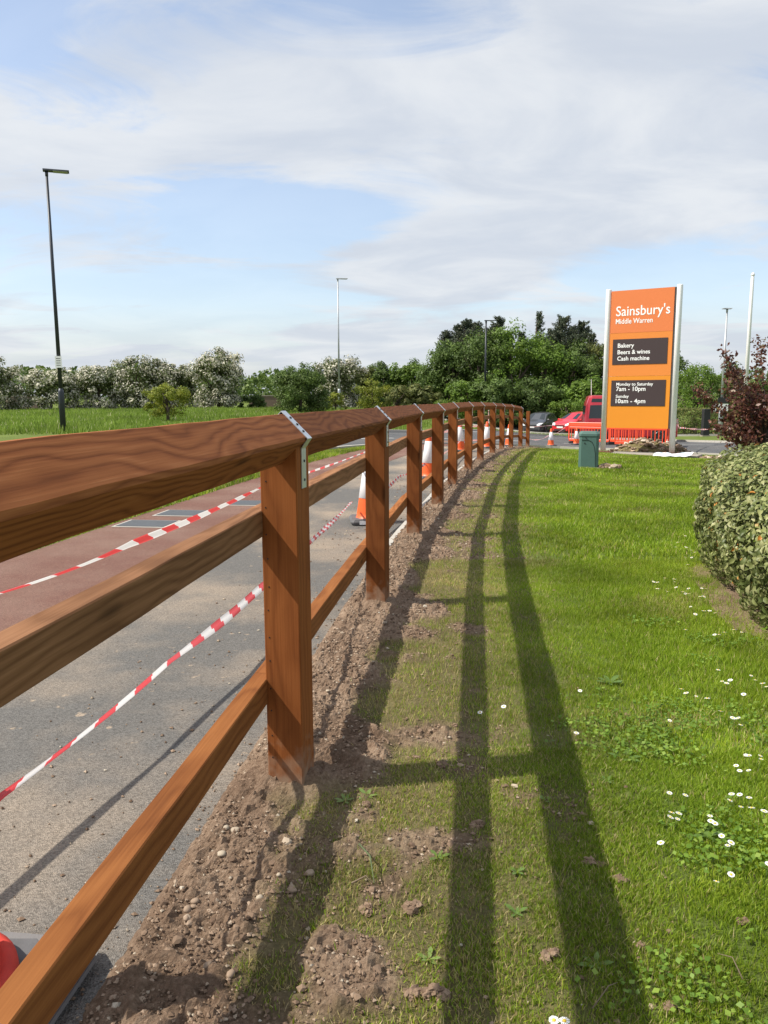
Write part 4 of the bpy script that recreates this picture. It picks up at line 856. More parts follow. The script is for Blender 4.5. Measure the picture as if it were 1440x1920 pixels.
M_pine = leafmat('pine_needles', [(0, (.03, .048, .028)), (.6, (.062, .085, .045)), (.9, (.10, .12, .065)), (1, (.17, .14, .08))], .1, var=.25)
M_purp = leafmat('purple_leaves', [(0, (.06, .024, .02)), (.5, (.15, .055, .04)), (.85, (.25, .12, .08)), (1, (.20, .18, .06))], .3, .4, var=.2, varscale=4)
def tree(name, label, cat, x, y, w, h, mat, n=7000, leaf=.17, zlow=.12, group=None, blossom=0., clump=.24, lump=.13, dep=None, top=None, full=True):
    z = gz(x, y); t = thing(name, label, cat, (x, y, z), random.random() * 6, group)
    R3 = (w / 2, (dep or w) / 2, h * (1 - zlow) / 2); P, N, rr, k = crown_points(R3, max(40, int(n / 110)), n, clump=clump, lump=lump, full=full)
    P[:, 2] += h * (1 + zlow) / 2; P[:, 2] = np.maximum(P[:, 2], .05)
    rnd = rng.random(len(P)) * .6 + (vnoise(k * 1.7, k * .3, 4)) * .4
    if blossom > 0:
        isb = (rng.random(len(P)) < blossom * 1.25 * np.clip((rr - .4) * 2.2, 0, 1) * (.35 + .9 * vnoise(k * 3.1, k * .7, 8))); rnd = np.where(isb, .5 + .5 * rng.random(len(P)), rng.random(len(P)) * .4)
    obj('trunk', pmesh('trunk', *trunk_vf(h * .85, .035 * h * .6 + .03, 6, .35, random.randint(0, 999)), M_bark, True), t)
    obj('crown', leaves('crown', P, N, leaf * rng.uniform(.6, 1.35, len(P)), mat, rnd), t)
    return t
def pine(label, x, y, h, w, n=5500, bare=.25, lean=0., group='pines rising out of the far tree group', sparse=False):
    z = gz(x, y); t = thing('pine_tree', label, 'pine tree', (x, y, z), 0, group)
    tv = tube_vf([(0, 0, -.2), (lean * .3, 0, h * .4), (lean, 0, h)], [.16, .11, .03], 7); parts = [tv]; Ps = []; Ns = []
    nb = 26 if sparse else 130
    for i in range(nb):
        f = bare + (1 - bare) * (i / nb) ** .8; zz = h * f; Lb = w / 2 * (1.05 - f) ** .75 * random.uniform(.65, 1.2) * 1.1 + .10; a = random.random() * 6.28
        if sparse: Lb *= 1.2; a = random.choice((random.uniform(-.9, .9), random.uniform(-.9, .9), random.random() * 6.28))
        up = .45 * Lb + (.25 if f > .8 else 0); q0 = np.array([lean * f, 0, zz]); q1 = q0 + np.array([math.cos(a) * Lb, math.sin(a) * Lb, up])
        parts.append(tube_vf([tuple(q0), tuple((q0 + q1) / 2 - np.array([0, 0, .05])), tuple(q1)], [.04, .025, .01], 4))
        m = int(n / nb); tt = rng.random(m) ** .9; c = q0 + (q1 - q0) * (.08 + .92 * tt)[:, None]; r = .10 + .16 * (1 - abs(tt - .4)) ; off = rand_dirs(m) * (rng.random(m) ** .5 * r)[:, None]; off[:, 2] *= .7
        Ps.append(c + off); Ns.append(off + rand_dirs(m) * .6)
    top = np.stack([lean + rng.normal(0, .05, 60), rng.normal(0, .05, 60), h + rng.uniform(-.5, .35, 60)], -1); Ps.append(top); Ns.append(rand_dirs(60))
    P = np.concatenate(Ps); N = np.concatenate(Ns)
    obj('trunk', pmesh('trunk', *join_vf(parts), M_bark, True), t)
    obj('crown', leaves('crown', P, N, .17 * rng.uniform(.6, 1.4, len(P)), M_pine, rng.random(len(P)), .38), t)
def W(px, d): return (px - 720) / 1450. * d * .995
def Hh(ytop, x, d): return d * math.tan(math.atan((960 - ytop) / 1450.) - R(8.55)) + 1.3 - gz(x, d)
hg = 'white blossomed hawthorns along the far side of the meadow'
def H(px, top, d, wpx, label, bl=.55, mat=None, n=10500, leaf=.20, name='hawthorn_tree', cat='hawthorn tree', group=hg, **k):
    x = W(px, d); h = Hh(top, x, d) * 1.05; w = wpx / 1450. * d * (1.03 if mat is None else 1.15)
    return tree(name, label, cat, x, d, w, h, mat or M_haw, n, leaf, .03, group, bl, **k)
H(-8, 662, 60, 120, 'white blossomed hawthorn cut by the left edge of the picture')
H(98, 690, 61, 125, 'low rounded white blossomed hawthorn behind the tall black lamp', .6)
H(190, 684, 63, 120, 'wide white blossomed hawthorn just right of the tall black lamp', .65)
H(262, 660, 64, 120, 'greener topped hawthorn, second tallest of the blossom row', .45)
H(335, 676, 65, 110, 'white blossomed hawthorn behind the small yellow green tree', .6)
H(412, 656, 62, 120, 'tallest white blossomed hawthorn, at the right end of the row', .6, n=13500)
H(636, 664, 68, 110, 'hawthorn in white blossom behind the slim grey lamp', .55)
def B(px, top, d, wpx, label, mat, name='broadleaf_tree', cat='tree', n=6500, leaf=.19, **k): return H(px, top, d, wpx, label, 0., mat, n, leaf, name, cat, k.pop('group', None), **k)
B(316, 714, 38, 92, 'small yellow green young tree alone on the meadow', M_yel, n=6000, leaf=.10, full=False)
B(478, 738, 64, 60, 'low dark bush at the right end of the hawthorn row', M_mid, 'bush', 'bush', 2500)
B(565, 684, 52, 112, 'large round green bush left of the slim grey lamp', M_mid, 'bush', 'bush', 20000, .13)
B(630, 735, 58, 50, 'small yellow green bush at the foot of the grey lamp', M_yel, 'bush', 'bush', 2500, .13)
B(700, 712, 56, 75, 'yellow green bush right of the slim grey lamp', M_yel, 'bush', 'bush', 4000, .13)
B(745, 722, 60, 70, 'olive green bush between the grey lamp and the tree group', M_oliv, 'bush', 'bush', 4000)
tg = 'broadleaved trees of the far tree group'
for a in [(668, 690, 74, 70, 'pale green tree farthest left in the distant row right of the blossom tree', M_oliv), (720, 684, 78, 80, 'mid green distant tree behind the yellow green bush', M_mid), (768, 676, 76, 75, 'round topped bright green distant tree left of the pines', M_green), (812, 690, 72, 70, 'mid green tree at the left foot of the pines', M_mid),
          (790, 728, 62, 80, 'low yellow green tree before the left end of the tree group', M_oliv), (845, 668, 70, 95, 'green tree under the leftmost pine', M_mid), (905, 640, 68, 110, 'tall green tree behind the far black lamp', M_mid), (875, 715, 62, 90, 'lower bright green tree left of the far black lamp', M_green), (962, 640, 68, 110, 'bright green tree in the middle of the group', M_green),
          (935, 712, 61, 100, 'lower green tree right of the far black lamp', M_mid), (1020, 655, 69, 110, 'bright green tree below the lone ragged pine', M_green), (1000, 716, 62, 100, 'low dark green tree behind the grey car', M_mid), (1075, 665, 70, 110, 'green tree below the twin pines', M_mid), (1112, 655, 73, 90, 'olive green tree at the right end of the group beside the sign', M_oliv),
          (1100, 708, 64, 90, 'lower bright green tree behind the van roof', M_green), (1165, 672, 70, 100, 'green tree hidden behind the orange sign', M_mid), (1225, 668, 66, 110, 'green tree behind the right half of the orange sign', M_mid)]:
    B(a[0], a[1] - (30 if a[1] < 700 and a[0] > 830 else 4), a[2], a[3] * 1.08, a[4], a[5], group=tg, n=9500, leaf=.23)
B(1062, 742, 60, 105, 'rounded light green bush between the grey car and the van', M_green, 'bush', 'bush', 5000, .14)
B(845, 752, 60, 110, 'low green bush behind the middle of the fence', M_green, 'bush', 'bush', 4500, .15)
B(930, 758, 60, 110, 'low green bush left of the grey car', M_mid, 'bush', 'bush', 4500, .15)
B(765, 750, 62, 90, 'low olive bush at the near edge of the far verge', M_oliv, 'bush', 'bush', 3500, .15)
for a in [(848, 640, 72, 46, 'short pine low at the left of the far tree group', 3.0), (885, 622, 73, 46, 'broad pine between the tall pine and the far black lamp', 3.4), (915, 618, 78, 44, 'pine directly behind the head of the far black lamp', 3.0), (1010, 636, 72, 44, 'short pine left of the right hand pines', 3.0), (1042, 625, 72, 48, 'broad lower pine among the right hand pines', 3.4), (1078, 632, 72, 46, 'lower bushy pine among the right hand pines', 3.2), (836, 624, 74, 40, 'pine at the left edge of the far tree group', 2.4), (858, 612, 78, 40, 'second pine from the left in the far tree group', 2.4), (875, 603, 76, 45, 'tall pine left of the far black lamp', 3.2), (893, 608, 79, 42, 'pine just behind the far black lamp', 2.6), (932, 598, 76, 40, 'narrow topped pine right of the far black lamp', 2.8), (952, 628, 76, 30, 'small pine tip between the lamp and the lone pine', 1.6), (976, 626, 77, 30, 'small pine tip just left of the ragged lone pine', 1.6),
          (1030, 622, 75, 40, 'lower pine left of the tallest right hand pine', 2.2), (1051, 597, 76, 50, 'tallest pine in the right hand half of the group', 3.6), (1068, 615, 79, 40, 'pine between the two tall right hand pines', 2.4), (1088, 607, 77, 42, 'bushy pine near the sign', 3.0), (1104, 630, 75, 36, 'rightmost pine beside the sign', 2.0)]:
    x = W(a[0], a[2]); pine(a[4], x, a[2], Hh(a[1], x, a[2]) - .2, a[5] * 1.7, 10500)
x = W(996, 73); pine('lone ragged pine with branches blown to the right', x, 73, Hh(592, x, 73), 3.0, 2600, .55, .35, sparse=True)
B(1300, 668, 58, 100, 'bright green tree right of the orange sign', M_green, n=8000, leaf=.15)
B(1362, 676, 62, 90, 'green tree behind the right hand street lamp', M_mid, n=6000)
B(1425, 690, 60, 90, 'green tree at the right edge behind the purple tree', M_mid, n=6000)
B(1500, 680, 60, 110, 'green tree just outside the right edge', M_green, n=4000)
B(-90, 680, 60, 120, 'hawthorn just outside the left edge', M_mid, n=4000)
# clipped hedge on the right
def hedge():
    x0, x1, yc = 17.4, 30.0, 52.0; t = thing('clipped_hedge', 'long clipped green hedge across the road at the right', 'hedge', (23, yc, gz(23, yc)))
    n = 16000; P = np.stack([rng.uniform(x0 - 23, x1 - 23, n), rng.uniform(-.9, .9, n), rng.uniform(0, 1.75, n)], -1); f = rng.integers(0, 3, n)
    P[:, 2] = np.where(f == 0, 1.68 + .12 * rng.random(n), P[:, 2]); P[:, 1] = np.where(f == 1, -.9 + .15 * rng.random(n), P[:, 1]); P[:, 1] += (vnoise(P[:, 0] * 2, P[:, 2] * 2) - .5) * .25
    N = rand_dirs(n) * .8 + np.array([0, -.5, .6]); P[:, 2] += g(P[:, 0] + 23, P[:, 1] + yc) - gz(23, yc)
    obj('foliage', leaves('foliage', P, N, .12 * rng.uniform(.6, 1.3, n), M_oliv, rng.random(n)), t)
    obj('stems', pmesh('stems', *join_vf([tube_vf([(q, 0, -1.2), (q + .1, 0, .9)], .05, 5) for q in np.linspace(x0 - 22.8, x1 - 23.2, 16)]), M_bark), t)
hedge()
# far wood to close the horizon
def farwood():
    n = 60000; a = rng.uniform(-1.15, 1.15, n); d = rng.uniform(112, 150, n); x = np.sin(a) * d; y = np.cos(a) * d
    top = 4.3 + 2.6 * (fbm(a * 22, d * .04, 5, 4) - .45) * 2; z = rng.random(n) ** .6 * top
    P = np.stack([x, y, g(x, y) + z], -1); N = rand_dirs(n) + np.array([0, -.5, .5])
    tag(obj('distant_woodland', leaves('distant_woodland', P, N, rng.uniform(.5, 1.0, n), M_mid, rng.random(n))), kind='stuff')
farwood()
# pale wall/fence beyond the hawthorns
M_rw = simple('brown_board_fence', (.16, .115, .09), .9, noise=.2)
for px, wpx, lab in ((45, 60, 'low brown boundary wall seen between the two leftmost hawthorns'), (500, 60, 'low brown boundary wall left of the round green bush')):
    d = 72; x = W(px, d); w = wpx / 1450 * d / 2; t = thing('boundary_wall', lab, 'wall', (x, d, gz(x, d))); obj('wall', boxm('wall', (-w, w, -.1, .1, -.1, 1.1), M_rw), t); obj('coping', boxm('coping', (-w - .04, w + .04, -.14, .14, 1.101, 1.18), M_conc), t)
# purple leaved tree
def purple():
    x, y = 4.5, 9.2; z = gz(x, y); t = thing('purple_leaved_tree', 'small purple leaved tree at the right edge, behind the variegated bush', 'tree', (x, y, z))
    rr = random.Random(4); parts = [tube_vf([(0, 0, -.1), (.02, 0, .5), (.05, 0, 1.0)], [.045, .04, .03], 8)]; C = []
    for i in range(46):
        a = rr.random() * 6.28; z0 = rr.uniform(.35, 1.1); L = rr.uniform(.35, .85); el = rr.uniform(.1, 1.25)
        q0 = Vector((0, 0, z0)); q1 = q0 + Vector((math.cos(a) * math.cos(el), math.sin(a) * math.cos(el), math.sin(el))) * L; mid = (q0 + q1) / 2 + Vector((rr.uniform(-.05, .05), rr.uniform(-.05, .05), -.03))
        parts.append(tube_vf([q0, mid, q1], [.014, .010, .004], 5)); C += [mid.lerp(q1, f) for f in (0, .3, .6, .85, 1.)]
    for a, L, el in ((3.3, 1.25, 1.12), (2.9, 1.05, .75), (.4, 1.4, 1.2), (1.4, 1.35, 1.3), (3.6, .85, .35)):
        q0 = Vector((0, 0, .7)); dd = Vector((math.cos(a) * math.cos(el), math.sin(a) * math.cos(el), math.sin(el))); q1 = q0 + dd * L
        parts.append(tube_vf([q0, q0.lerp(q1, .5) + Vector((.03, 0, 0)), q1], [.012, .008, .003], 5)); C += [q0.lerp(q1, f) for f in np.linspace(.35, 1, 12)]
    C = np.array([tuple(c) for c in C]); n = 9500; k = rng.integers(0, len(C), n); P = C[k] + rand_dirs(n) * (rng.random(n) ** .6 * .12)[:, None] * np.array([1, 1, .9]); P[:, 2] = np.maximum(P[:, 2], .1)
    obj('trunk', pmesh('trunk', *join_vf(parts), M_bark, True), t)
    obj('crown', leaves('crown', P, rand_dirs(n) + np.array([0, 0, .5]), .05 * rng.uniform(.6, 1.3, n), M_purp, rng.random(n), .6), t)
purple()
# variegated bush
def leaf_arrays(P, N, s, asp=.5, curl=.12):
    n = len(P); N = N / np.linalg.norm(N, axis=1)[:, None]; T = rand_dirs(n); T[:, 2] -= .5; T -= N * (T * N).sum(1)[:, None]; T /= np.linalg.norm(T, axis=1)[:, None] + 1e-9; B = np.cross(N, T); s = s[:, None]
    c = N * s * curl
    return np.stack([P - T * s * .5 - c, P - T * s * .12 + B * s * asp * .5 + c, P + T * s * .22 + B * s * asp * .42 + c, P + T * s * .5 - c, P + T * s * .22 - B * s * asp * .42 + c, P - T * s * .12 - B * s * asp * .5 + c, P - T * s * .1 , P + T * s * .25], 1)
LFv = np.array([(0, 1, 6), (1, 2, 7), (1, 7, 6), (2, 3, 7), (3, 4, 7), (4, 5, 6), (4, 6, 7), (5, 0, 6)])
def bush():
    M_var = leafmat('variegated_leaves', [(0, (.08, .11, .03)), (.4, (.17, .20, .065)), (.75, (.28, .30, .115)), (.985, (.40, .40, .20)), (.992, (.50, .22, .04)), (1, (.5, .2, .05))], .25, .42, var=.2, varscale=3)
    cx, cy, rx, ry, h = 3.17, 4.85, 1.04, 1.62, .96
    t = thing('variegated_bush', 'rounded clipped bush with pale olive variegated leaves at the right edge', 'bush', (cx, cy, gz(cx, cy)))
    n = 46000; a = rng.uniform(0, 2 * np.pi, n); v = rng.random(n); zz_ = v * 1.9 - .9; d = np.stack([np.cos(a) * np.sqrt(1 - zz_ ** 2), np.sin(a) * np.sqrt(1 - zz_ ** 2), zz_], -1)
    p = 4.0; dn = (np.abs(d) ** p).sum(1) ** (1 / p); d = d / dn[:, None]
    bump = .97 + .035 * np.sin(a * 9 + v * 7) + .14 * (fbm(a * 4, v * 7, 3, 3) - .45); dep = 1 - .16 * rng.random(n) ** 1.7
    hh = h * .54; P = d * np.array([rx, ry, hh]) * (bump * dep)[:, None]; P[:, 0] += .2 * P[:, 1]; P[:, 2] += h - hh; N = d / np.array([rx, ry, hh]) + rand_dirs(n) * .75 + np.array([0, 0, .35])
    ok = P[:, 2] > .03; P, N = P[ok], N[ok]; n = len(P); s = .044 * rng.uniform(.5, 1.45, n); rn = rng.random(n)
    cam_d = np.hypot(P[:, 0] + cx, P[:, 1] + cy); near = (P[:, 0] < -.2) & (P[:, 1] < .7); score = cam_d - (s * 20); order = np.argsort(np.where(near, score, 99))[:6000]
    pick = rng.choice(order[:2500], 300, replace=False); mask = np.ones(n, bool); mask[pick] = False
    A = leaf_arrays(P[mask], N[mask], s[mask]); F = (LFv[None] + (np.arange(len(A)) * 8)[:, None, None]).reshape(-1)
    tag(obj('foliage', fastmesh('foliage', A.reshape(-1, 3), F, np.full(len(A) * 8, 3), M_var, attr=np.repeat(rn[mask], 8), smooth=True), t), kind='stuff')
    protos = []
    for q in range(8):
        v = leaf_arrays(np.zeros((1, 3)), np.array([[0, 0, 1.]]), np.array([1.]))[0]; ang = math.atan2(v[3, 1], v[3, 0]); c_, s_ = math.cos(-ang), math.sin(-ang); v = np.stack([v[:, 0] * c_ - v[:, 1] * s_, v[:, 0] * s_ + v[:, 1] * c_, v[:, 2]], -1)
        protos.append(fastmesh('leaf', v, LFv.ravel(), np.full(8, 3), M_var, attr=np.full(8, q / 8 + .05), smooth=True))
    for i in pick:
        nn = Vector(N[i]).normalized(); T = Vector(rand_dirs(1)[0]); T.z -= .5; T = (T - nn * T.dot(nn)).normalized(); Bv = nn.cross(T)
        M = (Matrix((T, Bv, nn)).transposed() * float(s[i] * 1.1)).to_4x4(); M.translation = Vector(P[i]) * 1.0; obj('leaf', protos[int(i) % 8], t, M=M)
    r2 = random.Random(3); parts = []
    for i in range(40):
        a = r2.random() * 6.28; q = r2.uniform(.3, .85); parts.append(tube_vf([(math.cos(a) * .25 * rx, math.sin(a) * .4 * ry, -.05), (math.cos(a) * rx * q * .6, math.sin(a) * ry * q * .7, h * .35), (math.cos(a) * rx * q, math.sin(a) * ry * q, h * .75)], [.018, .012, .005], 5))
    obj('stems', pmesh('stems', *join_vf(parts), M_bark), t)
bush()
# ------------------------------------------------------------------ grass
M_grass = leafmat('grass_blades', [(0, (.085, .15, .010)), (.3, (.17, .27, .018)), (.6, (.27, .37, .028)), (.79, (.40, .44, .045)), (.81, (.34, .27, .10)), (1, (.58, .49, .25))], .4, .5, varscale=1.1, var=.36)
M_meadow = leafmat('meadow_grass', [(0, (.12, .19, .025)), (.6, (.21, .31, .045)), (.93, (.31, .39, .08)), (.95, (.55, .5, .2)), (1, (.6, .55, .35))], .4, .5, varscale=.35, var=.3)
def blades(name, x, y, z, h, w, rnd, mat, lean=.5, simple_=False):
    n = len(x); a = rng.uniform(0, 2 * np.pi, n); la = rng.uniform(0, 2 * np.pi, n); lm = rng.random(n) * lean * h
    P = np.stack([x, y, z], -1); wd = np.stack([np.cos(a), np.sin(a), np.zeros(n)], -1) * (w / 2)[:, None]; ln = np.stack([np.cos(la) * lm, np.sin(la) * lm, np.zeros(n)], -1); up = np.zeros((n, 3)); up[:, 2] = h
    if simple_:
        V = np.stack([P - wd, P + wd, P + up + ln], 1); F = np.arange(n * 3); C = np.full(n, 3); k = 3
    else:
        V = np.stack([P - wd, P + wd, P + up * .6 + ln * .35 + wd * .75, P + up * .6 + ln * .35 - wd * .75, P + up + ln], 1); b = np.arange(n)[:, None] * 5
        F = np.concatenate([b + np.array([0, 1, 2, 3]), b + np.array([3, 2, 4])], 1).ravel(); C = np.tile([4, 3], n); k = 5
    return fastmesh(name, V.reshape(-1, 3), F, C, mat, attr=np.repeat(rnd, k))
def scatter(n, y0, y1, pw):
    """points in the wedge the camera can see plus a margin, lawn side of the fence"""
    y = y0 + (y1 - y0) * rng.random(n) ** pw; a = fx(y); x = a + (.56 * y + .45 - a) * rng.random(n); return x, y
def lawn_filter(x, y):
    u = udist(x, y); uu = x - fx(y); h, earth = soil_h(x, y, uu, False); h = np.where((uu > -.2) & (uu < 1.45), np.maximum(h, -.004), -.004)
    pt2 = fbm(x * 1.7, y * 1.7, 13, 3); tuft = fbm(x * 14, y * 14, 41, 2)
    p = np.clip(1 - earth * 1.25, .006, 1) * (.42 + np.clip((u - .45) / .7, 0, .58)); p *= np.clip(.45 + (tuft - .25) * 2.0, .3, 1)
    xb_ = x - .2 * (y - 4.95); inb = (np.abs((xb_ - 3.17) / .9) ** 3 + np.abs((y - 4.95) / 1.4) ** 3) < 1; p = np.where(inb, 0, p)
    rim = ((np.abs((xb_ - 3.12) / 1.05) ** 3 + np.abs((y - 4.8) / 1.6) ** 3) < 1) & (y < 5.2); p = np.where(rim, p * .35, p)
    return u, p, pt2, h
near_line = NEAR
def road_side(x, y): # True where lawn (before the near kerb)
    i = np.arange(80, 150); yk = np.interp(x, near_line[70:150, 0], near_line[70:150, 1]); return y < yk - .1
def lawn(name, n, y0, y1, pw, hs, ws, simple_):
    x, y = scatter(n, y0, y1, pw); u, p, pt2, hh_ = lawn_filter(x, y); keep = (rng.random(len(x)) < p) & (u > .03)
    if y1 > 20: keep &= road_side(x, y)
    x, y, u, pt2, hh_ = x[keep], y[keep], u[keep], pt2[keep], hh_[keep]; m = len(x)
    dry = np.clip(.60 - (u - .3) * .62, .05, .60) + np.clip((pt2 - .52) * 1.6, 0, .3); isd = rng.random(m) < dry
    lush = np.clip((u - .6) / 1.2, 0, 1); base = rng.random(m) * .45 + .28 * fbm(x * 2.1, y * 2.1, 17, 3) + .12
    rnd = np.where(isd, .8 + .2 * rng.random(m), np.clip(base, 0, .79)); h = hs * rng.uniform(.45, 1.25, m) * (.72 + .35 * lush) * (.75 + .6 * fbm(x * 6, y * 6, 51, 2)); w = ws * rng.uniform(.7, 1.4, m)
    z = g(x, y) - .008 + hh_
    tag(obj(name, blades(name, x, y, z, h + .01, w, rnd, M_grass, .9, simple_)), kind='stuff')
lawn('lawn_grass', 320000, .75, 2.7, .8, .019, .0026, False)
lawn('lawn_grass', 420000, 2.7, 6.0, .8, .025, .0040, True)
lawn('lawn_grass', 270000, 6.0, 13, .8, .032, .009, True)
lawn('lawn_grass', 200000, 13, 30, .8, .040, .020, True)
def verges():
    n = 60000; y = 3 + 19 * rng.random(n) ** .8; s = rng.random(n); xr = fx(y) - 3.18; xl = np.interp(y, NEAR[:80, 1], NEAR[:80, 0]) - .2; x = xl + (xr - xl) * s; ok = xl < xr; x, y = x[ok], y[ok]; m = len(x)
    h = .045 * rng.uniform(.6, 1.5, m); rnd = np.where(rng.random(m) < .12, .9, rng.random(m) * .79)
    edge = np.abs(x - (fx(y) - 3.2)) < .2; h = np.where(edge, h * 1.5, h)
    tag(obj('verge_grass', blades('verge_grass', x, y, g(x, y) - .012, h, .014 * rng.uniform(.7, 1.4, m), rnd, M_grass, .8, True)), kind='stuff')
    n = 100000; y = 27 + 40 * rng.random(n) ** .8; x = rng.uniform(-.62, .05, n) * y; xk = np.interp(y, FAR[:60, 1], FAR[:60, 0]); ok = (x < xk - .15); x, y = x[ok], y[ok]; m = len(x)
    tf = fbm(x * .5, y * .5, 5, 3); h = .22 * rng.uniform(.4, 1.3, m) * (.4 + tf * 1.3); rnd = np.clip(rng.random(m) * .8 + .3 * (tf - .4), 0, .95); rnd = np.where(rng.random(m) < .03, 1., rnd)
    tag(obj('meadow_grass', blades('meadow_grass', x, y, g(x, y) - .02, h, .05 * rng.uniform(.6, 1.5, m), rnd, M_meadow, .6, True)), kind='stuff')
    n = 30000; x = rng.uniform(-4, 30, n); y = rng.uniform(32, 64, n); yk = np.interp(x, FAR[60:100, 0], FAR[60:100, 1]); 
    i1 = np.interp(x, LA[:, 0], LA[:, 1]); i2 = np.interp(x, LB[:, 0], LB[:, 1]); xf = np.interp(-y, -FAR[95:130, 1], FAR[95:130, 0])
    ok = ((y > yk + .3) & (x < 15) | (x > xf + 1.6) & (x >= 15)) & ~((y > i1 - .1) & (y < i2 + .1)); x, y = x[ok], y[ok]; m = len(x)
    tag(obj('far_verge_grass', blades('far_verge_grass', x, y, g(x, y) - .02, .09 * rng.uniform(.5, 1.4, m), .06 * rng.uniform(.6, 1.5, m), rng.random(m) * .9, M_meadow, .6, True)), kind='stuff')
verges()
# clover and broad low leaves in the lawn
M_clov = leafmat('clover_leaves', [(0, (.09, .17, .018)), (.7, (.17, .28, .035)), (1, (.26, .36, .06))], .35, .45, varscale=3, var=.2)
def clover():
    n = 26000; y = 1.1 + 3.6 * rng.random(n) ** .8; x = rng.uniform(.3, 1., n) * (.55 * y + .5); u = udist(x, y); c = fbm(x * 3.3 + 4, y * 3.3, 61, 3); ok = (rng.random(n) < np.clip((c - .46) * 6, .0, 1) * np.clip((u - .75) / .5, .05, 1)); x, y = x[ok], y[ok]; n = len(x)
    P = np.stack([x, y, g(x, y) + rng.uniform(.012, .032, n)], -1); N = rand_dirs(n) * .6 + np.array([0, 0, 1.])
    tag(obj('clover_patch', leaves('clover_patch', P, N, .014 * rng.uniform(.7, 1.5, n), M_clov, rng.random(n), .8)), kind='stuff')
clover()
M_weed = leafmat('weed_leaves', [(0, (.12, .20, .045)), (1, (.22, .31, .09))], .3, .45, var=.1)
def weed(x, y, s, nleaf, lab, up=.6):
    V = []; F = []; s = s * .55; rn = random.Random(int(x * 1000)); 
    for i in range(nleaf):
        a = i * 6.28 / nleaf + rn.uniform(-.3, .3); L = s * rn.uniform(.7, 1.2); c, sn = math.cos(a), math.sin(a); e = up * rn.uniform(.6, 1.3)
        for k, (t, w) in enumerate(((0, .06), (.35, .14), (.7, .17), (1, .02))):
            r_ = L * t * math.cos(e * (1 - .5 * t)); z = L * t * math.sin(e) * (1 - .45 * t) + .008
            for sg in (-1, 0, 1): V.append((c * r_ - sn * sg * w * L, sn * r_ + c * sg * w * L, z + abs(sg) * .012 * L * 5 * .3))
        b = len(V) - 12
        for k in range(3):
            for q in range(2): F.append((b + k * 3 + q, b + k * 3 + q + 1, b + k * 3 + q + 4, b + k * 3 + q + 3))
    me = fastmesh('weed_plant', np.array(V), [i for f in F for i in f], [4] * len(F), M_weed, attr=np.full(len(V), rn.random()), smooth=True)
    tag(obj('weed_plant', me, loc=(x, y, gz(x, y) - .004)), lab, 'weed', 'broad leaved weeds in the lawn')
for x, y, s, k, lab in ((1.02, 3.35, .12, 7, 'upright broad leaved weed on the sunny lawn right of the long shadows'), (.86, 2.62, .11, 6, 'pale green weed at the right edge of the right hand shadow'), (-.13, 2.33, .07, 6, 'small weed in the soil just right of the nearest post foot'), (-.06, 2.36, .07, 6, 'small fresh green weed beside the pale soil patch'), (.36, 1.95, .06, 6, 'flat grey green weed between the two long shadows'), (.33, 1.78, .06, 5, 'flat weed in the left hand shadow near the bottom'), (.52, 2.33, .05, 6, 'small rosette weed in the right hand shadow'), (.95, 2.12, .09, 5, 'yellow green weed among the daisies at the lower right'), (.48, 1.6, .07, 6, 'low weed at the bottom between the shadows'), (.15, 2.02, .06, 5, 'small weed in the thin grass left of the shadows'), (.75, 2.45, .06, 7, 'bushy low weed right of the shadows'), (.1, 1.62, .06, 5, 'low weed at the bottom left of the lawn')):
    weed(x, y, s, k, lab)
def bush_earth():
    a = np.linspace(0, 2 * np.pi, 61)[:-1]; r_ = np.linspace(0, 1, 14); A2, R2 = np.meshgrid(a, r_); sx = np.sign(np.cos(A2)) * np.abs(np.cos(A2)) ** .7; sy = np.sign(np.sin(A2)) * np.abs(np.sin(A2)) ** .7
    e = 1 + .12 * (fbm(A2 * 3, A2 * 0 + 2, 5, 3) - .45) * 2; Y = 4.85 + sy * 1.52 * R2 * e; X = 3.15 + sx * 1.06 * R2 * e + .2 * (Y - 4.95)
    Zs = g(X, Y) + .012 * np.clip((1 - R2) * 8, -1, 1) + (fbm(X * 20, Y * 20, 2, 3) - .45) * .03 - .006
    m = 60; idx = np.arange(14 * m).reshape(14, m); nx = np.roll(idx, -1, axis=1); F = np.stack([idx[:-1], idx[1:], nx[1:], nx[:-1]], -1).reshape(-1, 4)
    tag(obj('earth_bed', fastmesh('earth_bed', np.stack([X, Y, Zs], -1).reshape(-1, 3), F, np.full(len(F), 4), M_soil, attr=np.full(X.size, .85), smooth=True)), kind='structure')
bush_earth()
# twigs
M_twig = simple('twig', (.16, .12, .08), .9); M_green_twig = simple('green_stalk', (.09, .12, .05), .8)
def twig(p, q, r, lab, m=M_twig):
    a = Vector(p); b = Vector(q); mid = (a + b) / 2 + Vector((.01, .012, .012)); o = a.copy(); tag(obj('twig', pmesh('twig', *tube_vf([a - o, mid - o, b - o], [r, r * .8, r * .4], 6), m, True), loc=o), lab, 'twig')
twig((-.075, 2.05, .03), (-.03, 1.87, .03), .003, 'dark green stalk lying on the soil edge by the thin grass', M_green_twig)
twig((-.09, 1.87, .03), (-.035, 1.865, .035), .0025, 'short thin brown twig lying on the soil edge')
twig((.43, 1.44, .035), (.5, 1.50, .045), .0016, 'thin bent twig at the bottom of the right hand shadow'); twig((.78, 1.52, .035), (.75, 1.58, .05), .0016, 'pale straw stalk at the lower right of the lawn')
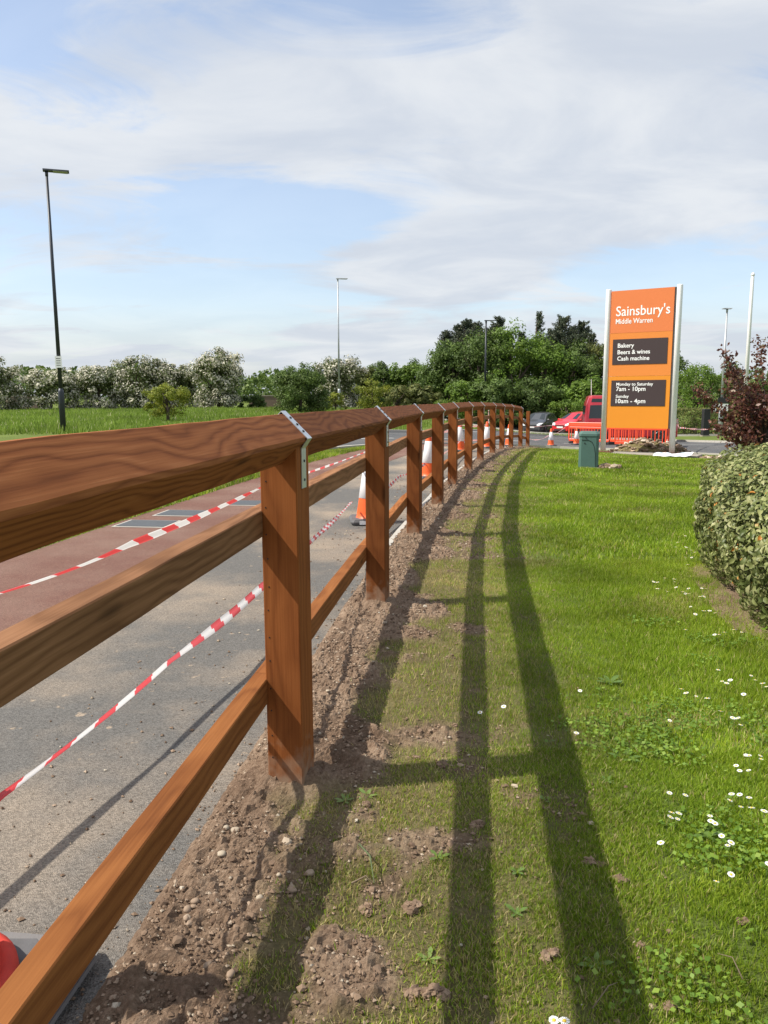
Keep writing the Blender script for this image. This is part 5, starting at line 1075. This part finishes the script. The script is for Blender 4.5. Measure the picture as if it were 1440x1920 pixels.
# daisies
DA = [(1.535, 3.41), (1.494, 3.273), (1.506, 3.255), (1.541, 3.298), (1.283, 3.192), (1.274, 3.119), (1.318, 3.119), (1.344, 3.071), (1.115, 2.872), (1.341, 2.935), (1.368, 2.886), (1.378, 2.864), (1.373, 2.828), (1.647, 3.327), (1.646, 3.283), (1.665, 3.255), (1.655, 3.203), (1.521, 3.126), (1.274, 2.571), (1.272, 2.548), (1.321, 2.564), (1.302, 2.52), (1.195, 2.474), (1.196, 2.449), (1.227, 2.451), (0.908, 2.308), (0.949, 2.284), (1.096, 2.286), (1.126, 2.295), (1.143, 2.268), (1.08, 2.261), (1.1, 2.228), (1.121, 2.205), (1.148, 2.182), (0.875, 2.2), (0.889, 2.18), (0.861, 2.172), (0.876, 2.155), (0.974, 2.157), (0.97, 2.14), (0.974, 2.123), (0.962, 2.05), (0.977, 2.022), (0.964, 2.014), (0.778, 2.022), (0.915, 1.882), (0.868, 1.862), (1.031, 1.916), (0.343, 1.409), (0.363, 1.403), (0.383, 2.958), (0.485, 3.003), (0.834, 3.152), (0.718, 2.744), (2.726, 6.886), (2.515, 6.514), (2.442, 6.36), (2.502, 6.295), (2.494, 6.156), (2.516, 6.141), (2.344, 5.902), (2.268, 5.652), (2.382, 5.872), (1.992, 5.185), (1.977, 5.135), (1.834, 5.135), (1.841, 5.085), (1.933, 5.195), (1.784, 4.921), (1.814, 4.822), (1.914, 4.943), (1.914, 4.822), (1.926, 4.816), (1.93, 4.778), (1.99, 4.927), (2.064, 4.897), (2.086, 4.882), (2.007, 4.721), (1.977, 4.707), (1.823, 4.467), (1.872, 4.392), (1.9, 4.38), (1.927, 4.368), (1.797, 4.331), (1.616, 4.009), (1.748, 3.952), (1.774, 3.958), (1.82, 3.997), (1.882, 4.023), (1.907, 3.988)]
M_pet = simple('daisy_petals', (.85, .85, .86), .6); M_ctr = simple('daisy_centre', (.75, .5, .04), .7); M_stem = simple('daisy_stem', (.12, .18, .04), .6)
def daisy_meshes():
    V = []; F = []; n = 15
    for i in range(n):
        a = i * 6.2832 / n; da = .17
        b = len(V)
        for r_, d_, z in ((.004, -da * .5, 0), (.0115, -da, .001), (.0125, 0, .0), (.0115, da, .001), (.004, da * .5, 0)): V.append((math.cos(a + d_) * r_, math.sin(a + d_) * r_, z + .0006 * (i % 2)))
        F.append((b, b + 1, b + 2, b + 3, b + 4))
    pet = pmesh('petals', V, F, M_pet); ctr = pmesh('centre', *lathe_vf([(.0045, 0), (.004, .002), (.0015, .003)], 8), M_ctr, True); st = pmesh('stem', *tube_vf([(0, 0, -.045), (.002, 0, -.02), (0, 0, 0)], .0011, 5), M_stem); return pet, ctr, st
DM = daisy_meshes()
for i, (x, y) in enumerate(DA):
    if udist(x, y) < .05: continue
    t = thing('daisy', 'small white daisy with a yellow centre growing in the lawn', 'daisy', (x, y, gz(x, y) + random.uniform(.035, .05)), random.random() * 6, 'daisies in the lawn'); t.rotation_euler = (random.uniform(-.35, .35), random.uniform(-.35, .35), random.random() * 6); s = random.uniform(.6, .95) * (1 + max(0, y - 3) * .05); t.scale = (s, s, 1)
    for nm, me in zip(('petals', 'centre', 'stem'), DM): obj(nm, me, t)
